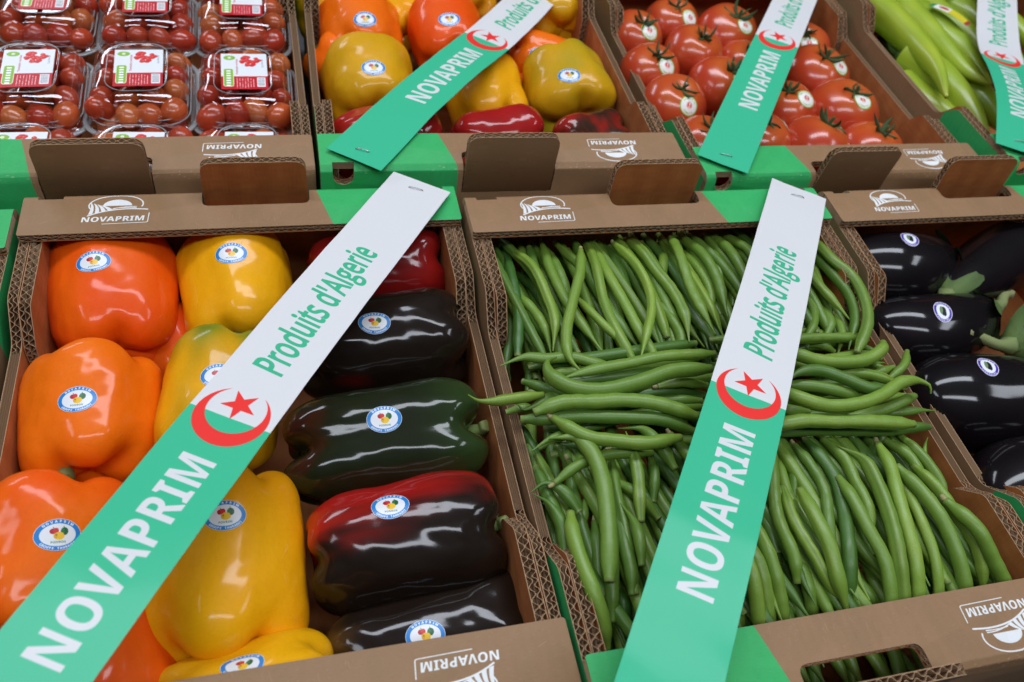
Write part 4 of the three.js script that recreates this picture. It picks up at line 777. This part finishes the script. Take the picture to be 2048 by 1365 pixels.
// rounded-rectangle rings joined into a shell; skip(ring, angle index) leaves the vents open
function rings(list, skip, round = 0.022, n = 96) {
  const pos = [], idx = [];
  const corner = (hx, hz, r, j) => { const q = Math.floor(j / (n / 4)), f = (j % (n / 4)) / (n / 4), sx = [1, -1, -1, 1][q], sz = [1, 1, -1, -1][q], m = n / 4; 
    // each quarter: half of one straight side, the corner arc, half of the next side
    const cx = hx - r, cz = hz - r, A = [q % 2 ? [0, hz] : [hx, 0], q % 2 ? [cx, hz] : [hx, cz], q % 2 ? [hx, cz] : [cx, hz], q % 2 ? [hx, 0] : [0, hz]];
    if (f < 0.3) { const t = f / 0.3; return [sx * lerp(A[0][0], A[1][0], t), sz * lerp(A[0][1], A[1][1], t)]; }
    if (f > 0.7) { const t = (f - 0.7) / 0.3; return [sx * lerp(A[2][0], A[3][0], t), sz * lerp(A[2][1], A[3][1], t)]; }
    const t = (f - 0.3) / 0.4 * Math.PI / 2, a = q % 2 ? Math.PI / 2 - t : t; return [sx * (cx + r * Math.cos(a)), sz * (cz + r * Math.sin(a))]; };
  list.forEach(([hx, hz, y, r = round]) => { for (let j = 0; j < n; j++) { const [x, z] = corner(hx, hz, Math.min(r, hx, hz), j); pos.push(x, y, z); } });
  for (let i = 0; i < list.length - 1; i++) for (let j = 0; j < n; j++) { if (skip && skip(i, j)) continue; const a = i * n + j, b = i * n + (j + 1) % n; idx.push(a, a + n, b, b, a + n, b + n); }
  const g = new THREE.BufferGeometry(); g.setAttribute('position', new THREE.Float32BufferAttribute(pos, 3)); g.setIndex(idx); g.computeVertexNormals(); return g;
}
const PX = 0.0412, PZ = 0.052;
const lidRings = [[PX + 0.0015, PZ + 0.0015, -0.030], [PX + 0.001, PZ + 0.001, -0.0285], [PX - 0.001, PZ - 0.001, -0.028], [PX - 0.0012, PZ - 0.0012, -0.0245], [PX - 0.0026, PZ - 0.0026, -0.0238], [PX - 0.0028, PZ - 0.0028, -0.0208], [PX - 0.0042, PZ - 0.0042, -0.0200], [PX - 0.0045, PZ - 0.0045, -0.0165], [PX - 0.0048, PZ - 0.0048, -0.013]];
for (let i = 1; i <= 8; i++) { const t = i / 8 * Math.PI / 2; lidRings.push([PX - 0.0048 - 0.012 * (1 - Math.cos(t)), PZ - 0.0048 - 0.012 * (1 - Math.cos(t)), -0.013 + 0.012 * Math.sin(t)]); }
lidRings.push([PX - 0.0185, PZ - 0.0185, -0.0010, 0.014], [PX - 0.0195, PZ - 0.0195, -0.0022, 0.013], [0.004, 0.004, -0.0024, 0.003], [0.0003, 0.0003, -0.0024, 0.0002]);
const vent = (i, j) => i >= 12 && i <= 18 && [0, 24, 48, 72].some((m) => Math.abs(((j - m + 48) % 96) - 48) < 1.2 || Math.abs(((j - m + 49) % 96) - 48) < 1.2);
const lidGeo = rings(lidRings, vent);
const trayGeo = rings([[PX + 0.0012, PZ + 0.0012, -0.0304], [PX - 0.0025, PZ - 0.0025, -0.0306], [PX - 0.003, PZ - 0.003, -0.034], [PX - 0.008, PZ - 0.008, -0.068, 0.018], [PX - 0.011, PZ - 0.011, -0.071, 0.016], [0.0003, 0.0003, -0.071, 0.0002]]);
const rimMat = new THREE.MeshPhysicalMaterial({ color: linear(0.72, 0.75, 0.75), transmission: 0.72, thickness: 0, roughness: 0.22, ior: 1.6, side: THREE.DoubleSide });
const ribGeo = mergeGeometries([[0.0006, -0.0236, 0.0009], [0.0024, -0.0199, 0.0008], [0.0162, -0.0008, 0.0005]].map(([inset, y, w]) => { const x = PX - 0.0018 - inset, z = PZ - 0.0018 - inset, r = inset > 0.01 ? 0.016 : 0.022; return rings([[x, z, y, r], [x + w, z + w, y + 0.0004, r], [x + w, z + w, y - 0.0004, r], [x, z, y - 0.0002, r]], null, r); }));
const rimGeo = rings([[PX + 0.0010, PZ + 0.0010, -0.0312], [PX + 0.0036, PZ + 0.0036, -0.0314], [PX + 0.0042, PZ + 0.0042, -0.0302], [PX + 0.0036, PZ + 0.0036, -0.0290], [PX + 0.0010, PZ + 0.0010, -0.0292], [PX + 0.0010, PZ + 0.0010, -0.0312]], null, 0.024);
const cherrySkin = skin(28, 20, (th, ph) => V(Math.cos(th) * Math.cos(ph), Math.sin(ph) * 1.22, Math.sin(th) * Math.cos(ph)), () => [1, 1, 1]);
const cherryMats = [[0.44, 0.050, 0.016], [0.52, 0.095, 0.024], [0.40, 0.034, 0.013], [0.54, 0.13, 0.032]].map((c) => new THREE.MeshPhysicalMaterial({ color: linear(...c), roughness: 0.25, clearcoat: 0.4, clearcoatRoughness: 0.12 }));
function punnet(where, x, y, z, turn, seed, filled) {
  const t = thing('cherry_tomato_punnet', 'clear plastic punnet of cherry tomatoes, ' + where + ' of its crate', 'punnet', [x, y, z], 'clear punnets in the far left crate');
  t.rotation.y = turn;
  mesh('lid', lidGeo, petMat, t); mesh('tray', trayGeo, petMat, t); mesh('rim', rimGeo, rimMat, t); mesh('moulded_ribs', ribGeo, rimMat, t);
  const g = new THREE.PlaneGeometry(0.038, 0.053); g.rotateX(-Math.PI / 2);
  const l = mesh('printed_label', g, punnetLabelMat, t); l.position.set(0.001, -0.0018, 0.000); l.rotation.y = 0.02 * ((seed % 3) - 1);
  const k = rng(seed * 13 + 1), c = Math.cos(turn), s = Math.sin(turn);
  const put = (spot, lx, ly, lz, r) => {
    const o = thing('cherry_tomato', `cherry tomato ${spot}, ${where} punnet`, 'cherry tomato', [x + lx * c + lz * s, y + ly, z - lx * s + lz * c], 'cherry tomatoes in the punnet of the ' + where);
    const m = mesh('skin', cherrySkin, cherryMats[Math.floor(k() * 4)], o); m.scale.setScalar(r); m.rotation.set(1.2 + (k() - 0.5), k() * 6.3, (k() - 0.5) * 2.4);
  };
  const across = ['leftmost', 'second from left', 'third from left', 'rightmost'], along = ['in the far rank', 'in the second rank', 'in the third rank', 'in the near rank'];
  for (let i = 0; i < 4; i++) for (let j = 0; j < 4; j++) put(across[i] + ' ' + along[j], -0.0275 + i * 0.0184 + (k() - 0.5) * 0.006, -0.0175 - 0.006 * k(), -0.0370 + j * 0.0245 + (k() - 0.5) * 0.008, 0.0092 + 0.0022 * k());
  for (let i = 0; i < 3; i++) for (let j = 0; j < 4; j++) put('below, ' + across[[0, 1, 3][i]].replace('second from left', 'centre') + ' ' + along[j], -0.023 + i * 0.023 + (k() - 0.5) * 0.005, -0.036, -0.035 + j * 0.0233 + (k() - 0.5) * 0.005, 0.0115);
}
const COLS = [[-0.338, 'left'], [-0.254, 'middle'], [-0.170, 'right']], ROWS = [[-0.337, 'back', 0], [-0.218, 'middle', 0.001], [-0.123, 'front', -0.011]];
COLS.forEach(([x, cn], i) => ROWS.forEach(([z, rn, dy], j) => punnet(`${cn} column, ${rn} row`, x + (j - 1) * 0.0015, -0.004 + dy + (i === 1 && j === 1 ? 0.002 : 0), z + (i - 1) * 0.001, 0.012 + 0.02 * Math.sin(i * 2 + j), 3 * i + j + 1, true)));

// ------------------------------------------------------------------ paper banners
const BL = 0.50, BW = 0.047;
const bannerTex = canvas(2048, 192, (c, w, h) => {
  const k = w / BL;   // pixels per metre, from the green end
  c.fillStyle = css(0.69, 0.69, 0.685); c.fillRect(0, 0, w, h);
  c.fillStyle = css(0.042, 0.48, 0.26); c.fillRect(0, 0, 0.234 * k, h);
  const cx = 0.2355 * k, cy = h / 2, R = 0.0200 * k, red = css(0.82, 0.035, 0.03);
  c.fillStyle = red; c.beginPath(); c.arc(cx, cy, R, 0.5, Math.PI * 2 - 0.5); const ix = cx + R * 0.24, r2 = Math.hypot(cx + R * Math.cos(0.5) - ix, R * Math.sin(0.5)), a2 = Math.atan2(R * Math.sin(0.5), cx + R * Math.cos(0.5) - ix);
  c.arc(ix, cy, r2, Math.PI * 2 - a2, a2, true); c.closePath(); c.fill();
  c.beginPath(); for (let i = 0; i < 10; i++) { const a = i * Math.PI / 5 + Math.PI, r = (i % 2 ? 0.0041 : 0.0106) * k; c.lineTo(cx + 0.0085 * k + Math.cos(a) * r, cy + Math.sin(a) * r); } c.closePath(); c.fill();
  c.fillStyle = css(0.69, 0.69, 0.685); c.font = 'bold 100px sans-serif'; c.textBaseline = 'alphabetic';
  let tw = c.measureText('NOVAPRIM').width; c.save(); c.translate(0.0905 * k, cy + 0.0098 * k); c.scale(0.1175 * k / tw, 0.0190 * k / 72); c.fillText('NOVAPRIM', 0, 0); c.restore();
  c.fillStyle = css(0.045, 0.44, 0.23); c.font = '100px sans-serif';
  tw = c.measureText("Produits d'Algerie").width; c.save(); c.translate(0.270 * k, cy + 0.0085 * k); c.transform(1, 0, -0.12, 1, 0, 0); c.scale(0.131 * k / tw, 0.0185 * k / 72); c.lineWidth = 5; c.strokeStyle = c.fillStyle; c.fillText("Produits d'Algerie", 0, 0); c.strokeText("Produits d'Algerie", 0, 0); c.restore();
});
const bannerMat = new THREE.MeshPhysicalMaterial({ map: bannerTex, roughness: 0.6, specularIntensity: 0.35, clearcoat: 0.16, clearcoatRoughness: 0.14, side: THREE.DoubleSide });
const stapleMat = new THREE.MeshStandardMaterial({ color: linear(0.45, 0.45, 0.46), metalness: 1, roughness: 0.35 });
// from: green end, to: white end (metres); scale: how much longer the print is than usual; sag, roll along the way
function banner(label, from, to, scale, profile, staples, start) {
  const A = V(...from), B = V(...to), mid = A.clone().lerp(B, 0.5), n = 90, len = A.distanceTo(B), dir = B.clone().sub(A).normalize(), side = dir.clone().cross(V(0, 1, 0)).normalize();
  const t = thing('paper_banner', label, 'banner', mid.toArray(), 'printed paper banners stapled over the crates');
  const P = (s, w, dy = 0) => { const f = s / len, [y0, roll] = profile(f), y = y0 + 0.0012 * noise(s * 14, from[0] * 9, w * 20) + 0.0006 * noise(s * 40, from[0] * 9, w * 45); return A.clone().addScaledVector(dir, s).addScaledVector(side, w).add(V(0, y + roll * w + dy, 0)).sub(mid); };
  const pos = [], uv = [], idx = [], m = 4;
  for (const [sheet, dy] of [[0, 0], [1, -0.00035]]) for (let i = 0; i <= n; i++) for (let j = 0; j <= m; j++) { const s = len * i / n, w = (j / m - 0.5) * BW, p = P(s, w, dy); pos.push(p.x, p.y, p.z); uv.push(start === undefined ? 1 - (len - s) / scale / BL : (s + start) / scale / BL, 1 - j / m); }
  const id = (k, i, j) => k * (n + 1) * (m + 1) + i * (m + 1) + j;
  for (let i = 0; i < n; i++) for (let j = 0; j < m; j++) { idx.push(id(0, i, j), id(0, i, j + 1), id(0, i + 1, j), id(0, i, j + 1), id(0, i + 1, j + 1), id(0, i + 1, j)); idx.push(id(1, i, j), id(1, i + 1, j), id(1, i, j + 1), id(1, i, j + 1), id(1, i + 1, j), id(1, i + 1, j + 1)); }
  const g = new THREE.BufferGeometry(); g.setAttribute('position', new THREE.Float32BufferAttribute(pos, 3)); g.setAttribute('uv', new THREE.Float32BufferAttribute(uv, 2)); g.setIndex(idx); g.computeVertexNormals();
  mesh('paper_strip', g, bannerMat, t);
  for (const s of staples) {
    const a = P(s, -0.0055, 0.0007), b = P(s + 0.002, 0.0055, 0.0007), d = b.clone().sub(a).normalize();
    mesh('staple', sweep([a.clone().add(V(0, -0.0012, 0)), a.clone().addScaledVector(d, 0.0006), b.clone().addScaledVector(d, -0.0006), b.clone().add(V(0, -0.0012, 0))], 20, 6, () => 0.0004), stapleMat, t);
  }
}
banner('green and white paper banner across the near crate of peppers', [-0.300, 0.060, 0.378], [-0.040, 0.0075, -0.052], 1.0, (f) => [0.006 * Math.sin(f * Math.PI) - 0.0, 0.02 * Math.sin(f * 5)], [0.492]);
banner('green and white paper banner across the crate of green beans', [-0.006, 0.048, 0.372], [0.272, 0.0135, -0.025], 1.0, (f) => [0.010 * Math.sin(f * Math.PI), 0.03 * Math.sin(f * 4 + 1)], [0.47]);
banner('green and white paper banner across the far crate of peppers', [-0.090, 0.0155, -0.070], [0.150, -0.012, -0.402], 1.06, (f) => [0.004 * Math.sin(f * Math.PI * 2), 0.03 * Math.sin(f * 6)], [0.012], 0);
banner('green and white paper banner across the crate of round tomatoes', [0.233, -0.0075, -0.084], [0.470, -0.010, -0.412], 1.03, (f) => [0.006 * Math.sin(f * 3), 0.02], [0.012], 0);
banner('green and white paper banner cut off by the right edge over the long peppers', [0.534, 0.011, -0.072], [0.742, 0.008, -0.42], 1.0, (f) => [0.007 * Math.sin(f * 8), -0.08 * Math.sin(f * 7)], [0.012], 0.04);

renderer.render(scene, camera);
